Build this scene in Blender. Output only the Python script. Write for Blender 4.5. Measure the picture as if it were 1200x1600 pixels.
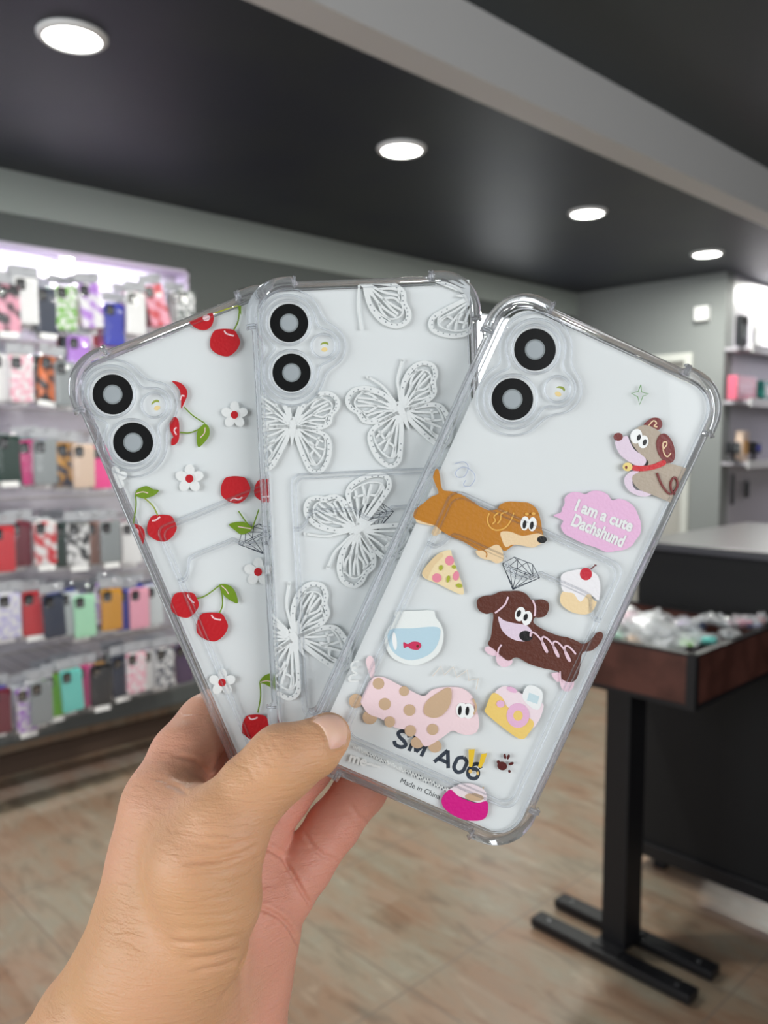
import bpy, bmesh, math, random
import numpy as np
from mathutils import Vector, Matrix, Quaternion
from mathutils.geometry import tessellate_polygon
PI = math.pi
for o in list(bpy.data.objects): bpy.data.objects.remove(o)
S = bpy.context.scene
COL = S.collection
random.seed(7)

# ------------------------------------------------------------------ camera
FPX, HOR, CAM_H = 1300.0, 110.0, 1.5           # focal length in pixels (of a 1600 high frame)
PITCH = math.atan(HOR / FPX)
YAW = math.atan(1365 / math.hypot(FPX, HOR))
F0 = Vector((-math.sin(YAW), math.cos(YAW), 0)); RT = Vector((math.cos(YAW), math.sin(YAW), 0))
FW = (F0 * math.cos(PITCH) - Vector((0, 0, 1)) * math.sin(PITCH)).normalized()
UP = RT.cross(FW)
CAM_O = Vector((0, 0, CAM_H))
cd = bpy.data.cameras.new('camera'); cam = bpy.data.objects.new('camera', cd); COL.objects.link(cam)
CAM_M = Matrix(((RT.x, UP.x, -FW.x, 0), (RT.y, UP.y, -FW.y, 0), (RT.z, UP.z, -FW.z, CAM_H), (0, 0, 0, 1)))
cam.matrix_world = CAM_M
cd.sensor_fit = 'VERTICAL'; cd.sensor_height = 36.0; cd.lens = 36.0 * FPX / 1600.0
cd.clip_start = 0.01; cd.clip_end = 100
cd.dof.use_dof = True; cd.dof.focus_distance = 0.283; cd.dof.aperture_fstop = 13.5
S.camera = cam
# ------------------------------------------------------------------ world, exposure
W = bpy.data.worlds.new('world'); S.world = W; W.use_nodes = True
bg = W.node_tree.nodes['Background']; bg.inputs[0].default_value = (0.95, 0.98, 1.0, 1); bg.inputs[1].default_value = 0.25
S.view_settings.view_transform = 'Standard'; S.view_settings.look = 'None'
S.view_settings.gamma = 1; S.view_settings.use_curve_mapping = False
S.view_settings.exposure = 0.28
S.cycles.transparent_max_bounces = 24
S.cycles.max_bounces = 14; S.cycles.transmission_bounces = 14
S.cycles.sample_clamp_indirect = 4.0

CEIL = 2.59        # height of the dark dropped ceiling
WALL = -3.55       # plane of the left wall
BACK = 5.36        # plane of the back wall
def area(name, loc, aim, size, power, col=(1, 1, 1), shape='DISK', sy=None):
    l = bpy.data.lights.new(name, 'AREA'); l.shape = shape; l.size = size
    if sy: l.size_y = sy
    l.energy = power; l.color = col
    o = bpy.data.objects.new(name, l); COL.objects.link(o); o.location = loc
    o.rotation_euler = Vector(aim).to_track_quat('-Z', 'Y').to_euler()
    return o
# added broad cool light behind the photographer, for an assumed unseen shop front
area('rear_fill', (-1.0, -2.9, 1.9), (0.25, 1.0, -0.12), 3.0, 90, (0.93, 0.97, 1.0), 'RECTANGLE', 2.2)
LIGHT_Y = [1.01, 2.26, 3.51, 4.76, 6.0]
LIGHT_X = -2.27
for y in LIGHT_Y:                                    # lamps of the downlight row
    area('downlight_lamp', (LIGHT_X, y, CEIL - 0.022), (0, 0, -1), 0.145, 18, (1.0, 1.0, 0.93))
area('side_fill', (3.0, 0.2, 1.9), (-1, -.05, -.12), 2.4, 55, (0.97, 0.98, 1.0), 'RECTANGLE', 1.9)  # soft fill added off to the right to brighten the hand
for x, y in ((0.5, -1.2), (0.9, 0.9), (0.9, 4.9), (-1.9, -1.2)):      # unseen overhead lights, added to brighten the cases and the hand
    area('overhead_fill', (x, y, 2.85), (0, 0, -1), 0.4, 26, (1.0, 0.99, 0.95))
def onx(u, v, x):
    r = FW + RT * ((u - 600) / FPX) - UP * ((v - 800) / FPX)
    return CAM_O + r * (x / r.x)

# ------------------------------------------------------------------ helpers
def srgb(r, g, b):
    f = lambda c: (c / 255) / 12.92 if c / 255 <= .04045 else ((c / 255 + .055) / 1.055) ** 2.4
    return (f(r), f(g), f(b), 1)
def mat(name, col, rough=.5, metal=0, spec=.5, coat=0, bump=None, emit=None, es=1, noise=None, sss=0, alpha=None):
    m = bpy.data.materials.new(name); m.use_nodes = True; nt = m.node_tree; b = nt.nodes['Principled BSDF']
    b.inputs['Base Color'].default_value = col; b.inputs['Roughness'].default_value = rough
    b.inputs['Metallic'].default_value = metal; b.inputs['Specular IOR Level'].default_value = spec
    b.inputs['Coat Weight'].default_value = coat
    if sss: b.inputs['Subsurface Weight'].default_value = sss; b.inputs['Subsurface Scale'].default_value = .002
    if alpha is not None: b.inputs['Alpha'].default_value = alpha
    if emit: b.inputs['Emission Color'].default_value = emit; b.inputs['Emission Strength'].default_value = es
    tc = nt.nodes.new('ShaderNodeTexCoord')
    if noise:
        col2, sc, det = noise
        n = nt.nodes.new('ShaderNodeTexNoise'); n.inputs['Scale'].default_value = sc; n.inputs['Detail'].default_value = det
        nt.links.new(tc.outputs['Object'], n.inputs['Vector'])
        mx = nt.nodes.new('ShaderNodeMix'); mx.data_type = 'RGBA'; mx.inputs[6].default_value = col; mx.inputs[7].default_value = col2
        cr = nt.nodes.new('ShaderNodeValToRGB'); cr.color_ramp.elements[0].position = .38; cr.color_ramp.elements[1].position = .62
        nt.links.new(n.outputs[0], cr.inputs[0]); nt.links.new(cr.outputs[0], mx.inputs[0])
        nt.links.new(mx.outputs[2], b.inputs['Base Color'])
    if bump:
        sc, st = bump
        n = nt.nodes.new('ShaderNodeTexNoise'); n.inputs['Scale'].default_value = sc; n.inputs['Detail'].default_value = 4
        nt.links.new(tc.outputs['Object'], n.inputs['Vector'])
        bp = nt.nodes.new('ShaderNodeBump'); bp.inputs['Strength'].default_value = st; bp.inputs['Distance'].default_value = .002
        nt.links.new(n.outputs[0], bp.inputs['Height']); nt.links.new(bp.outputs[0], b.inputs['Normal'])
    return m
def clear(name, tint=(1, 1, 1, 1), gloss=.5, ior=1.45, bump=None, rough=.05, haze=0.0, hazecol=(.8, .82, .84, 1)):
    """thin clear film: see-through with a fresnel reflection, optionally a little milky"""
    m = bpy.data.materials.new(name); m.use_nodes = True; nt = m.node_tree; nt.nodes.clear()
    N = nt.nodes.new; out = N('ShaderNodeOutputMaterial'); tr = N('ShaderNodeBsdfTransparent'); tr.inputs[0].default_value = tint
    gl = N('ShaderNodeBsdfGlossy'); gl.inputs['Roughness'].default_value = rough
    lw = N('ShaderNodeLayerWeight'); lw.inputs['Blend'].default_value = .5
    pw = N('ShaderNodeMath'); pw.operation = 'POWER'; pw.inputs[1].default_value = 5; nt.links.new(lw.outputs['Facing'], pw.inputs[0])
    r0 = ((ior - 1) / (ior + 1)) ** 2
    fr = N('ShaderNodeMath'); fr.operation = 'MULTIPLY_ADD'; fr.inputs[1].default_value = 1 - r0; fr.inputs[2].default_value = r0; nt.links.new(pw.outputs[0], fr.inputs[0])
    mu = N('ShaderNodeMath'); mu.operation = 'MULTIPLY'; mu.inputs[1].default_value = gloss; mu.use_clamp = True
    nt.links.new(fr.outputs[0], mu.inputs[0])
    base = tr
    if haze > 0:
        df = N('ShaderNodeBsdfDiffuse'); df.inputs[0].default_value = hazecol
        m0 = N('ShaderNodeMixShader'); m0.inputs[0].default_value = haze
        nt.links.new(tr.outputs[0], m0.inputs[1]); nt.links.new(df.outputs[0], m0.inputs[2]); base = m0
    mx = N('ShaderNodeMixShader'); nt.links.new(mu.outputs[0], mx.inputs[0])
    nt.links.new(base.outputs[0], mx.inputs[1]); nt.links.new(gl.outputs[0], mx.inputs[2]); nt.links.new(mx.outputs[0], out.inputs[0])
    if bump:
        tc = N('ShaderNodeTexCoord'); n = N('ShaderNodeTexNoise'); n.inputs['Scale'].default_value = bump[0]
        bp = N('ShaderNodeBump'); bp.inputs['Strength'].default_value = bump[1]; bp.inputs['Distance'].default_value = .004
        nt.links.new(tc.outputs['Object'], n.inputs[0]); nt.links.new(n.outputs[0], bp.inputs['Height'])
        nt.links.new(bp.outputs[0], gl.inputs['Normal']); nt.links.new(bp.outputs[0], lw.inputs['Normal'])
    return m
def tag(o, label=None, cat=None, group=None, kind=None):
    if label: o['label'] = label
    if cat: o['category'] = cat
    if group: o['group'] = group
    if kind: o['kind'] = kind
    return o
def empty(name, loc=(0, 0, 0), rz=0):
    o = bpy.data.objects.new(name, None); COL.objects.link(o); o.location = loc; o.rotation_euler = (0, 0, rz); o.empty_display_size = .02
    return o
def obj(name, bm, mats, parent=None, smooth=False, loc=None):
    me = bpy.data.meshes.new(name)
    bmesh.ops.recalc_face_normals(bm, faces=bm.faces[:])
    bm.to_mesh(me); bm.free()
    if not isinstance(mats, (list, tuple)): mats = [mats]
    for m in mats: me.materials.append(m)
    if smooth:
        for p in me.polygons: p.use_smooth = True
    o = bpy.data.objects.new(name, me); COL.objects.link(o)
    if parent: o.parent = parent
    if loc is not None: o.location = loc
    return o
def box(bm, x0, x1, y0, y1, z0, z1, bev=0, mi=0):
    vs = [bm.verts.new((x, y, z)) for x in (x0, x1) for y in (y0, y1) for z in (z0, z1)]
    fs = []
    for q in ((0, 1, 3, 2), (4, 6, 7, 5), (0, 4, 5, 1), (2, 3, 7, 6), (0, 2, 6, 4), (1, 5, 7, 3)):
        fs.append(bm.faces.new([vs[i] for i in q]))
    for f in fs: f.material_index = mi
    if bev:
        es = list({e for f in fs for e in f.edges})
        r = bmesh.ops.bevel(bm, geom=es, offset=bev, segments=2, affect='EDGES', profile=.6)
        for f in r['faces']: f.material_index = mi
    return bm
def nb(): return bmesh.new()
def bx(*a, **k): return box(nb(), *a, **k)
def struct(name, bm, m, parent=None):
    o = obj(name, bm, m, parent)
    if not parent: o['kind'] = 'structure'
    return o
def lathe(bm, prof, seg=24, mi=0):
    rings = []
    for r, z in prof:
        rings.append([bm.verts.new((r * math.cos(2 * PI * i / seg), r * math.sin(2 * PI * i / seg), z)) for i in range(seg)])
    for a, b in zip(rings, rings[1:]):
        for i in range(seg):
            f = bm.faces.new((a[i], a[(i + 1) % seg], b[(i + 1) % seg], b[i])); f.material_index = mi
    f = bm.faces.new(rings[0]); f.material_index = mi; f = bm.faces.new(rings[-1]); f.material_index = mi
    return bm
def tube(bm, pts, r, seg=8, closed=False, mi=0, flat=1.0, up=Vector((0, 0, 1))):
    """sweep an ellipse (r wide, r*flat high) along pts"""
    pts = [Vector(p) for p in pts]; n = len(pts); rings = []
    for i, p in enumerate(pts):
        if closed: t = pts[(i + 1) % n] - pts[i - 1]
        else: t = pts[min(i + 1, n - 1)] - pts[max(i - 1, 0)]
        t.normalize()
        s = t.cross(up)
        if s.length < 1e-4: s = t.cross(Vector((1, 0, 0)))
        s.normalize(); w = s.cross(t).normalized()
        rings.append([bm.verts.new(p + s * (r * math.cos(2 * PI * k / seg)) + w * (r * flat * math.sin(2 * PI * k / seg))) for k in range(seg)])
    m = n if closed else n - 1
    for i in range(m):
        a, b = rings[i], rings[(i + 1) % n]
        for k in range(seg):
            f = bm.faces.new((a[k], a[(k + 1) % seg], b[(k + 1) % seg], b[k])); f.material_index = mi
    if not closed:
        f = bm.faces.new(rings[0]); f.material_index = mi; f = bm.faces.new(rings[-1]); f.material_index = mi
    return bm
# ================================================================== MATERIALS OF THE ROOM
M = {}
M['wall_grey'] = mat('painted_grey_wall', srgb(128, 132, 131), .7, bump=(60, .1))
M['wall_fascia'] = mat('painted_dark_grey_fascia', srgb(84, 89, 87), .7)
M['wall_light'] = mat('painted_light_grey', srgb(185, 188, 190), .65)
M['beam_a'] = mat('beam_paint', srgb(205, 205, 204), .6)
M['beam_b'] = mat('beam_side_paint', srgb(150, 150, 158), .6)
M['ceil'] = mat('dark_ceiling_paint', srgb(38, 41, 52), .5, spec=.35, noise=(srgb(46, 50, 54), 1.6, 2))
M['ceil2'] = mat('upper_dark_ceiling', srgb(50, 57, 60), .5)
M['white_panel'] = mat('white_slat_panel', srgb(168, 165, 172), .45)
M['tray'] = mat('dark_grey_ledge', srgb(78, 82, 81), .5)
M['black'] = mat('black_metal', srgb(15, 15, 18), .42, spec=.4)
M['black_panel'] = mat('black_board', srgb(14, 14, 15), .6, spec=.3)
M['grey_top'] = mat('grey_counter_top', srgb(62, 62, 67), .3)
M['walnut'] = mat('walnut_veneer', srgb(62, 33, 26), .34, noise=(srgb(82, 48, 40), 14, 5))
M['door'] = mat('door_paint', srgb(172, 170, 163), .5)
M['frame'] = mat('door_frame_paint', srgb(196, 198, 192), .5)
M['chrome'] = mat('chrome', (.7, .7, .7, 1), .2, 1)
M['white'] = mat('white_plastic', srgb(235, 236, 235), .4)
# floor: rustic wood-look tiles, long boards printed on each tile
def floor_mat():
    m = bpy.data.materials.new('wood_look_floor_tile'); m.use_nodes = True; nt = m.node_tree; b = nt.nodes['Principled BSDF']
    N = nt.nodes.new; L = nt.links.new
    tc = N('ShaderNodeTexCoord')
    br = N('ShaderNodeTexBrick'); br.offset = .5
    br.inputs['Scale'].default_value = 1; br.inputs['Brick Width'].default_value = .62; br.inputs['Row Height'].default_value = .155
    br.inputs['Mortar Size'].default_value = .0016; br.inputs['Mortar Smooth'].default_value = .3; br.inputs['Bias'].default_value = 0
    br.inputs['Color1'].default_value = srgb(126, 102, 82); br.inputs['Color2'].default_value = srgb(158, 146, 130); br.inputs['Mortar'].default_value = srgb(120, 106, 92)
    L(tc.outputs['Object'], br.inputs['Vector'])
    mp = N('ShaderNodeMapping'); mp.inputs['Scale'].default_value = (3.0, 11.0, 1); L(tc.outputs['Object'], mp.inputs['Vector'])
    n1 = N('ShaderNodeTexNoise'); n1.inputs['Scale'].default_value = 1.6; n1.inputs['Detail'].default_value = 7; n1.inputs['Roughness'].default_value = .62
    n1.inputs['Distortion'].default_value = .6; L(mp.outputs[0], n1.inputs['Vector'])
    r1 = N('ShaderNodeValToRGB'); e = r1.color_ramp.elements
    e[0].position = .34; e[0].color = srgb(78, 58, 42); e[1].position = .66; e[1].color = srgb(176, 162, 140)
    for p, c in ((.42, (122, 98, 76)), (.50, (154, 130, 106)), (.58, (136, 126, 108))):
        x = e.new(p); x.color = srgb(*c)
    L(n1.outputs[0], r1.inputs[0])
    mp2 = N('ShaderNodeMapping'); mp2.inputs['Scale'].default_value = (2.2, 4.2, 1); L(tc.outputs['Object'], mp2.inputs['Vector'])
    n2 = N('ShaderNodeTexNoise'); n2.inputs['Scale'].default_value = 1.5; n2.inputs['Detail'].default_value = 4; L(mp2.outputs[0], n2.inputs['Vector'])
    r2 = N('ShaderNodeValToRGB'); e = r2.color_ramp.elements
    e[0].position = .40; e[0].color = srgb(140, 102, 78); e[1].position = .60; e[1].color = srgb(130, 132, 116)
    L(n2.outputs[0], r2.inputs[0])
    mx = N('ShaderNodeMix'); mx.data_type = 'RGBA'; mx.inputs[0].default_value = .45; L(r1.outputs[0], mx.inputs[6]); L(r2.outputs[0], mx.inputs[7])
    mx2 = N('ShaderNodeMix'); mx2.data_type = 'RGBA'; mx2.inputs[0].default_value = .3; L(mx.outputs[2], mx2.inputs[6]); L(br.outputs[0], mx2.inputs[7])
    # grout of the big square tiles
    b2 = N('ShaderNodeTexBrick'); b2.offset = 0.0; b2.inputs['Scale'].default_value = 1; b2.inputs['Brick Width'].default_value = .62; b2.inputs['Row Height'].default_value = .62
    b2.inputs['Mortar Size'].default_value = .003; b2.inputs['Mortar Smooth'].default_value = .2
    mp3 = N('ShaderNodeMapping'); mp3.inputs['Location'].default_value = (.28, .31, 0); L(tc.outputs['Object'], mp3.inputs['Vector']); L(mp3.outputs[0], b2.inputs['Vector'])
    mx3 = N('ShaderNodeMix'); mx3.data_type = 'RGBA'; L(b2.outputs['Fac'], mx3.inputs[0]); L(mx2.outputs[2], mx3.inputs[6]); mx3.inputs[7].default_value = srgb(118, 106, 94)
    L(mx3.outputs[2], b.inputs['Base Color'])
    b.inputs['Roughness'].default_value = .33
    bp = N('ShaderNodeBump'); bp.inputs['Strength'].default_value = .15; bp.inputs['Distance'].default_value = .002; L(n1.outputs[0], bp.inputs['Height']); L(bp.outputs[0], b.inputs['Normal'])
    return m
M['floor'] = floor_mat()

# ================================================================== ROOM SHELL
struct('floor', bx(-4.4, 3.2, -3, 8.5, -.06, 0), M['floor'])
EDGE = -1.80
struct('ceiling', bx(-4.2, EDGE, -3, 8.5, CEIL, CEIL + .1), M['ceil'])
# pale painted beam along the edge of the dropped ceiling, then the higher dark ceiling beyond
bm = bx(EDGE, EDGE + .115, -3, 8.5, CEIL, CEIL + .24); struct('trim_1', bm, M['beam_a'])
ZU = CEIL + .20
struct('ceiling_upper', bx(EDGE + .115, 3.2, -3, 8.5, ZU, ZU + .1), M['ceil2'])
# left wall: fascia above the display niche, piers, recess for the display
NY0, NY1, NZ1, NZ0 = -2.2, 2.11, 2.306, .42
PAN = WALL - .10
bm = nb()
box(bm, WALL - .12, WALL, -3, BACK, NZ1, 2.42)                   # above the niche
box(bm, WALL - .12, WALL, NY1, BACK, .30, NZ1)                   # right of the niche
box(bm, WALL - .12, WALL, -3, NY0, .30, NZ1)
struct('wall_left', bm, M['wall_fascia'])
struct('trim_2', bx(WALL - .16, WALL + .012, -3, BACK, 2.42, CEIL), mat('painted_band', srgb(150, 158, 153), .6))
struct('wall_left_display_panel', bx(PAN - .05, PAN, NY0, NY1, .30, NZ1), M['white_panel'])
struct('wall_left_base', bx(-3.95, -3.83, -3, BACK, 0, .31), M['floor'])
struct('baseboard_left', bx(-3.83, -3.80, -3, BACK, 0, .09), mat('dark_skirting', srgb(84, 66, 54), .6))
# back wall with the door
DX0, DX1, DZ = -3.35, -2.63, 2.09
XE = -2.42
bm = nb()
box(bm, WALL - .2, DX0, BACK, BACK + .12, 0, CEIL); box(bm, DX1, XE, BACK, BACK + .12, 0, CEIL); box(bm, DX0, DX1, BACK, BACK + .12, DZ, CEIL)
struct('wall_back', bm, M['wall_grey'])
d = empty('door_1', ((DX0 + DX1) / 2, BACK, 0)); d['kind'] = 'structure'
hw = (DX1 - DX0) / 2
obj('door_leaf', bx(-hw + .05, hw - .05, .03, .07, .01, DZ - .05), M['door'], d)
bm = nb(); box(bm, -hw, -hw + .05, -.02, .10, 0, DZ - .05); box(bm, hw - .05, hw, -.02, .10, 0, DZ - .05); box(bm, -hw, hw, -.02, .10, DZ - .0499, DZ)
obj('door_frame', bm, M['frame'], d)
bm = nb(); tube(bm, [(-hw + .12, .03, 1.0), (-hw + .12, -.03, 1.0), (-hw + .24, -.03, 1.0)], .009)
obj('door_handle', bm, M['chrome'], d)
# wall that runs on past the back wall's corner and carries the far shelves
struct('wall_right_far', bx(XE - .12, XE, BACK + .12, 8.4, 0, CEIL), M['white_panel'])
struct('wall_end', bx(XE - .12, 1.5, 8.4, 8.5, 0, ZU), M['wall_light'])
# bright window in the left wall, seen between two of the cases
w = empty('window_1', (WALL, 4.1, 1.5)); w['kind'] = 'structure'
p1 = onx(742, 492, WALL); p2 = onx(800, 560, WALL)
bm = bx(.004, .012, p1.y - 4.1, p2.y - 4.1 + .2, -.35, p1.z - 1.5)
obj('window_pane', bm, mat('bright_daylight_pane', (.9, .95, 1, 1), .3, emit=(.93, .97, 1, 1), es=1.6), w)
y0, y1, z0, z1 = p1.y - 4.1, p2.y - 3.9, -.35, p1.z - 1.5
bm = nb(); box(bm, .001, .03, y0 - .03, y0, z0 + .0001, z1 - .0001); box(bm, .001, .03, y1, y1 + .03, z0 + .0001, z1 - .0001); box(bm, .001, .03, y0 - .03, y1 + .03, z1, z1 + .03); box(bm, .001, .03, y0 - .03, y1 + .03, z0 - .03, z0)
obj('window_frame', bm, M['wall_fascia'], w)
# door frame-like lilac lining of the lit niche
bm = nb(); box(bm, PAN, WALL + .004, NY1 - .012, NY1 + .0, .42, NZ1); box(bm, PAN, WALL + .004, NY0, NY1, NZ1 - .012, NZ1)
struct('trim_3', bm, mat('lilac_white_lining', srgb(205, 195, 215), .4))
# LED strip lamps of the niche
for y in (1.55, .3, -.9):
    t = empty('recessed_spotlight', (WALL - .05, y, NZ1 - .0125))
    nth = {1.55: 'small bright spotlight in the top of the lit display niche, above the purple cloud pack', .3: 'small spotlight in niche top just left of the picture edge', -.9: 'small spotlight in niche top far left of the picture'}[y]
    tag(t, nth, 'spotlight', 'spotlights in the display niche')
    obj('spotlight_ring', lathe(nb(), [(.036, 0), (.036, -.006), (.028, -.008)], 20), M['white'], t)
    obj('spotlight_lens', lathe(nb(), [(.026, -.0085), (.02, -.0095)], 20), mat('spotlight_glow', (1, 1, 1, 1), .3, emit=(1, .96, .9, 1), es=9), t)
    area('spotlight_lamp', (WALL - .05, y, NZ1 - .03), (0, 0, -1), .05, 5, (.93, .9, 1))
area('niche_led', (WALL - .03, .2, NZ1 - .02), (-.25, 0, -1), .04, 15, (.88, .84, 1), 'RECTANGLE', 3.6).rotation_euler = (0, math.radians(14), 0)

# ================================================================== DOWNLIGHTS OF THE DARK CEILING
names = ['largest one at the top left', 'second from the left, above the butterfly case', 'third from the left, above the dachshund case', 'fourth from the left, small', 'at the right picture edge']
glow = mat('lamp_diffuser', (1, 1, 1, 1), .4, emit=(1, 1, .94, 1), es=14)
for y, nm in zip(LIGHT_Y, names):
    t = empty('ceiling_downlight', (LIGHT_X, y, CEIL))
    tag(t, 'glowing round ceiling downlight, ' + nm, 'ceiling light', 'downlights in the dark ceiling')
    obj('trim_ring', lathe(nb(), [(.092, 0), (.092, -.006), (.082, -.014), (.074, -.014), (.074, -.004)], 40), M['white'], t, True)
    obj('diffuser', lathe(nb(), [(.0735, -.006), (.0735, -.010), (.05, -.012)], 40), glow, t, True)

# emergency box, dark screen
o = obj('wall_box', bx(-.045, .045, -.05, -.0005, -.045, .045, bev=.006), M['white'], None, False, (-2.565, BACK, 2.335)); tag(o, 'small square white box high on the grey back wall above the door', 'wall box')
t = empty('wall_screen', (WALL, 2.62, 2.1)); tag(t, 'flat dark screen on the grey wall right of the lit display', 'screen')
obj('screen_frame', bx(0, .03, -.22, .40, -.28, .155, bev=.004), M['black'], t); obj('screen_glass', bx(.030, .032, -.205, .385, -.265, .14), mat('dark_glass', srgb(28, 30, 33), .12), t)

# ================================================================== BOTTOM LEDGE OF THE DISPLAY
LX = WALL + .115; LZ = onx(0, 1169, LX).z
t = empty('display_ledge', (LX, 0, LZ)); tag(t, 'long dark grey sloping ledge under the lowest row of hanging packs', 'shelf')
bm = nb(); vs = [(-.112, .0), (-.004, -.0), (.0, .012), (-.012, .085), (-.112, .10)]
a = [bm.verts.new((x, -2.2, z)) for x, z in vs]; b = [bm.verts.new((x, 2.6, z)) for x, z in vs]
bm.faces.new(a); bm.faces.new(b)
for i in range(5): bm.faces.new((a[i], a[(i + 1) % 5], b[(i + 1) % 5], b[i]))
obj('ledge_board', bm, M['tray'], t)
# ================================================================== HANGING PHONE CASE PACKS
CASE_COL = dict(black=(26, 28, 32), navy=(38, 48, 70), darkgreen=(22, 52, 44), teal=(40, 140, 130), aqua=(110, 205, 195), magenta=(205, 60, 130), hotpink=(240, 75, 150), rose=(205, 95, 118),
    pink=(235, 165, 185), red=(205, 50, 60), maroon=(110, 30, 48), purple=(178, 125, 215), lavender=(190, 185, 225), green=(110, 185, 40), mint=(170, 225, 190), mustard=(205, 145, 40),
    blue=(38, 50, 170), white=(232, 232, 232), grey=(140, 146, 148), beige=(215, 190, 170), orange=(235, 120, 50), brown=(140, 105, 95), darkpurple=(70, 45, 85), clear=(205, 212, 215))
_mc = {}
def cmat(c, pat=None):
    k = (c, pat)
    if k not in _mc:
        if pat:
            c2, sc = {'cow': ('black', 45), 'cloud': ('white', 28), 'floral': ('orange', 35), 'gold': ('mustard', 40), 'art': ('red', 32), 'stripe': ('pink', 30), 'dots': ('white', 70), 'flower': ('pink', 26)}[pat]
            _mc[k] = mat('case_%s_%s' % (c, pat), srgb(*CASE_COL[c]), .35, noise=(srgb(*CASE_COL[c2]), sc, 0.5))
        else: _mc[k] = mat('case_' + c, srgb(*CASE_COL[c]), .35)
    return _mc[k]
film = clear('pack_film', (.96, .96, .97, 1), 1.0, 1.5, bump=(40, .8), rough=.12, haze=.05, hazecol=(.85, .86, .9, 1))
cardm = mat('header_card', srgb(168, 170, 176), .5); labm = mat('price_label', srgb(240, 240, 240), .5)
lensm = mat('case_camera_cutout', srgb(30, 30, 34), .25)
hookm = mat('hook_wire', srgb(190, 192, 196), .25, 1)
def rrect(w, h, r, n=5):
    p = []
    for cx, cy, a0 in ((w - r, h - r, 0), (-w + r, h - r, 90), (-w + r, -h + r, 180), (w - r, -h + r, 270)):
        for i in range(n + 1):
            a = math.radians(a0 + 90 * i / n); p.append((cx + r * math.cos(a), cy + r * math.sin(a)))
    return p
def slab(bm, pts, z0, z1, mi=0, bev=0, frame=None):
    fr = frame or (lambda x, y, z: (z, x, y))          # local: outward = +X, width = Y, height = Z
    k = .0018 if bev else 0
    rings = [[bm.verts.new(fr(x, y, z0)) for x, y in pts]]
    if bev:
        rings.append([bm.verts.new(fr(x, y, z1 - bev)) for x, y in pts])
        rings.append([bm.verts.new(fr(x * .975, y * .985, z1)) for x, y in pts])
    else: rings.append([bm.verts.new(fr(x, y, z1)) for x, y in pts])
    n = len(pts)
    for a, b in zip(rings, rings[1:]):
        for i in range(n):
            f = bm.faces.new((a[i], a[(i + 1) % n], b[(i + 1) % n], b[i])); f.material_index = mi
    for r in (rings[0], rings[-1]): bm.faces.new(r).material_index = mi
    return bm
def me_of(name, bm, m):
    o = obj(name, bm, m); me = o.data; bpy.data.objects.remove(o); return me
bm = slab(nb(), rrect(.0395, .082, .011), 0, .0105, bev=.003); ME_CASE = me_of('case_body', bm, cmat('black'))
bm = nb()
slab(bm, [(x - .018, y + .055) for x, y in rrect(.016, .020, .008)], .0106, .0122, 0)
for dx, dz in ((-.024, .064), (-.024, .046), (-.011, .055)):
    slab(bm, [(dx + .006 * math.cos(a), dz + .006 * math.sin(a)) for a in [2 * PI * i / 12 for i in range(12)]], .0123, .0132, 1)
ME_LENS = me_of('camera_bump', bm, [lensm, M['chrome']])
bm = slab(nb(), [(x, y - .092) for x, y in rrect(.030, .010, .001, 1)], .0135, .0140); ME_LAB = me_of('price_label', bm, labm)
bm = nb(); slab(bm, [(x, y + .106) for x, y in rrect(.046, .018, .002, 2)], .0, .0012); ME_HEAD = me_of('header_card', bm, cardm)
bm = nb(); n = 8; g = [[bm.verts.new((.0165 * (1 - (2 * i / n - 1) ** 4) * (1 - (2 * j / n - 1) ** 4) + random.uniform(-.001, .001) + .001, (-.5 + i / n) * .098, -.106 + j / n * .196)) for j in range(n + 1)] for i in range(n + 1)]
for i in range(n):
    for j in range(n): bm.faces.new((g[i][j], g[i + 1][j], g[i + 1][j + 1], g[i][j + 1]))
ME_FILM = me_of('clear_film', bm, film)
for p in ME_FILM.polygons: p.use_smooth = True
def inst(name, me, parent, m=None, loc=(0, 0, 0)):
    o = bpy.data.objects.new(name, me); COL.objects.link(o); o.parent = parent; o.location = loc
    if m: o.material_slots[0].link = 'OBJECT'; o.material_slots[0].material = m
    return o
PAT_WORD = {'cow': 'cow-print', 'cloud': 'cloud-print', 'floral': 'dark floral', 'gold': 'gold-patterned navy', 'art': 'red-patterned white', 'stripe': 'pink-striped', 'dots': 'white-dotted', 'flower': 'flower-printed'}
WORD = dict(darkgreen='dark green', hotpink='hot pink', darkpurple='dark purple')
def pack(x, y, z, c, pat=None, label=True, head=True, tilt=0, rz=0, text='', group=''):
    t = empty('phone_case_pack', (x, y, z)); t.rotation_euler = (tilt, 0, rz); t.scale = (1, 1.1, 1.06)
    tag(t, text, 'phone case', group)
    inst('case_body', ME_CASE, t, cmat(c, pat)); inst('camera_bump', ME_LENS, t)
    if label: inst('price_label', ME_LAB, t)
    if head: inst('header_card', ME_HEAD, t)
    inst('clear_film', ME_FILM, t)
    return t
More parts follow.
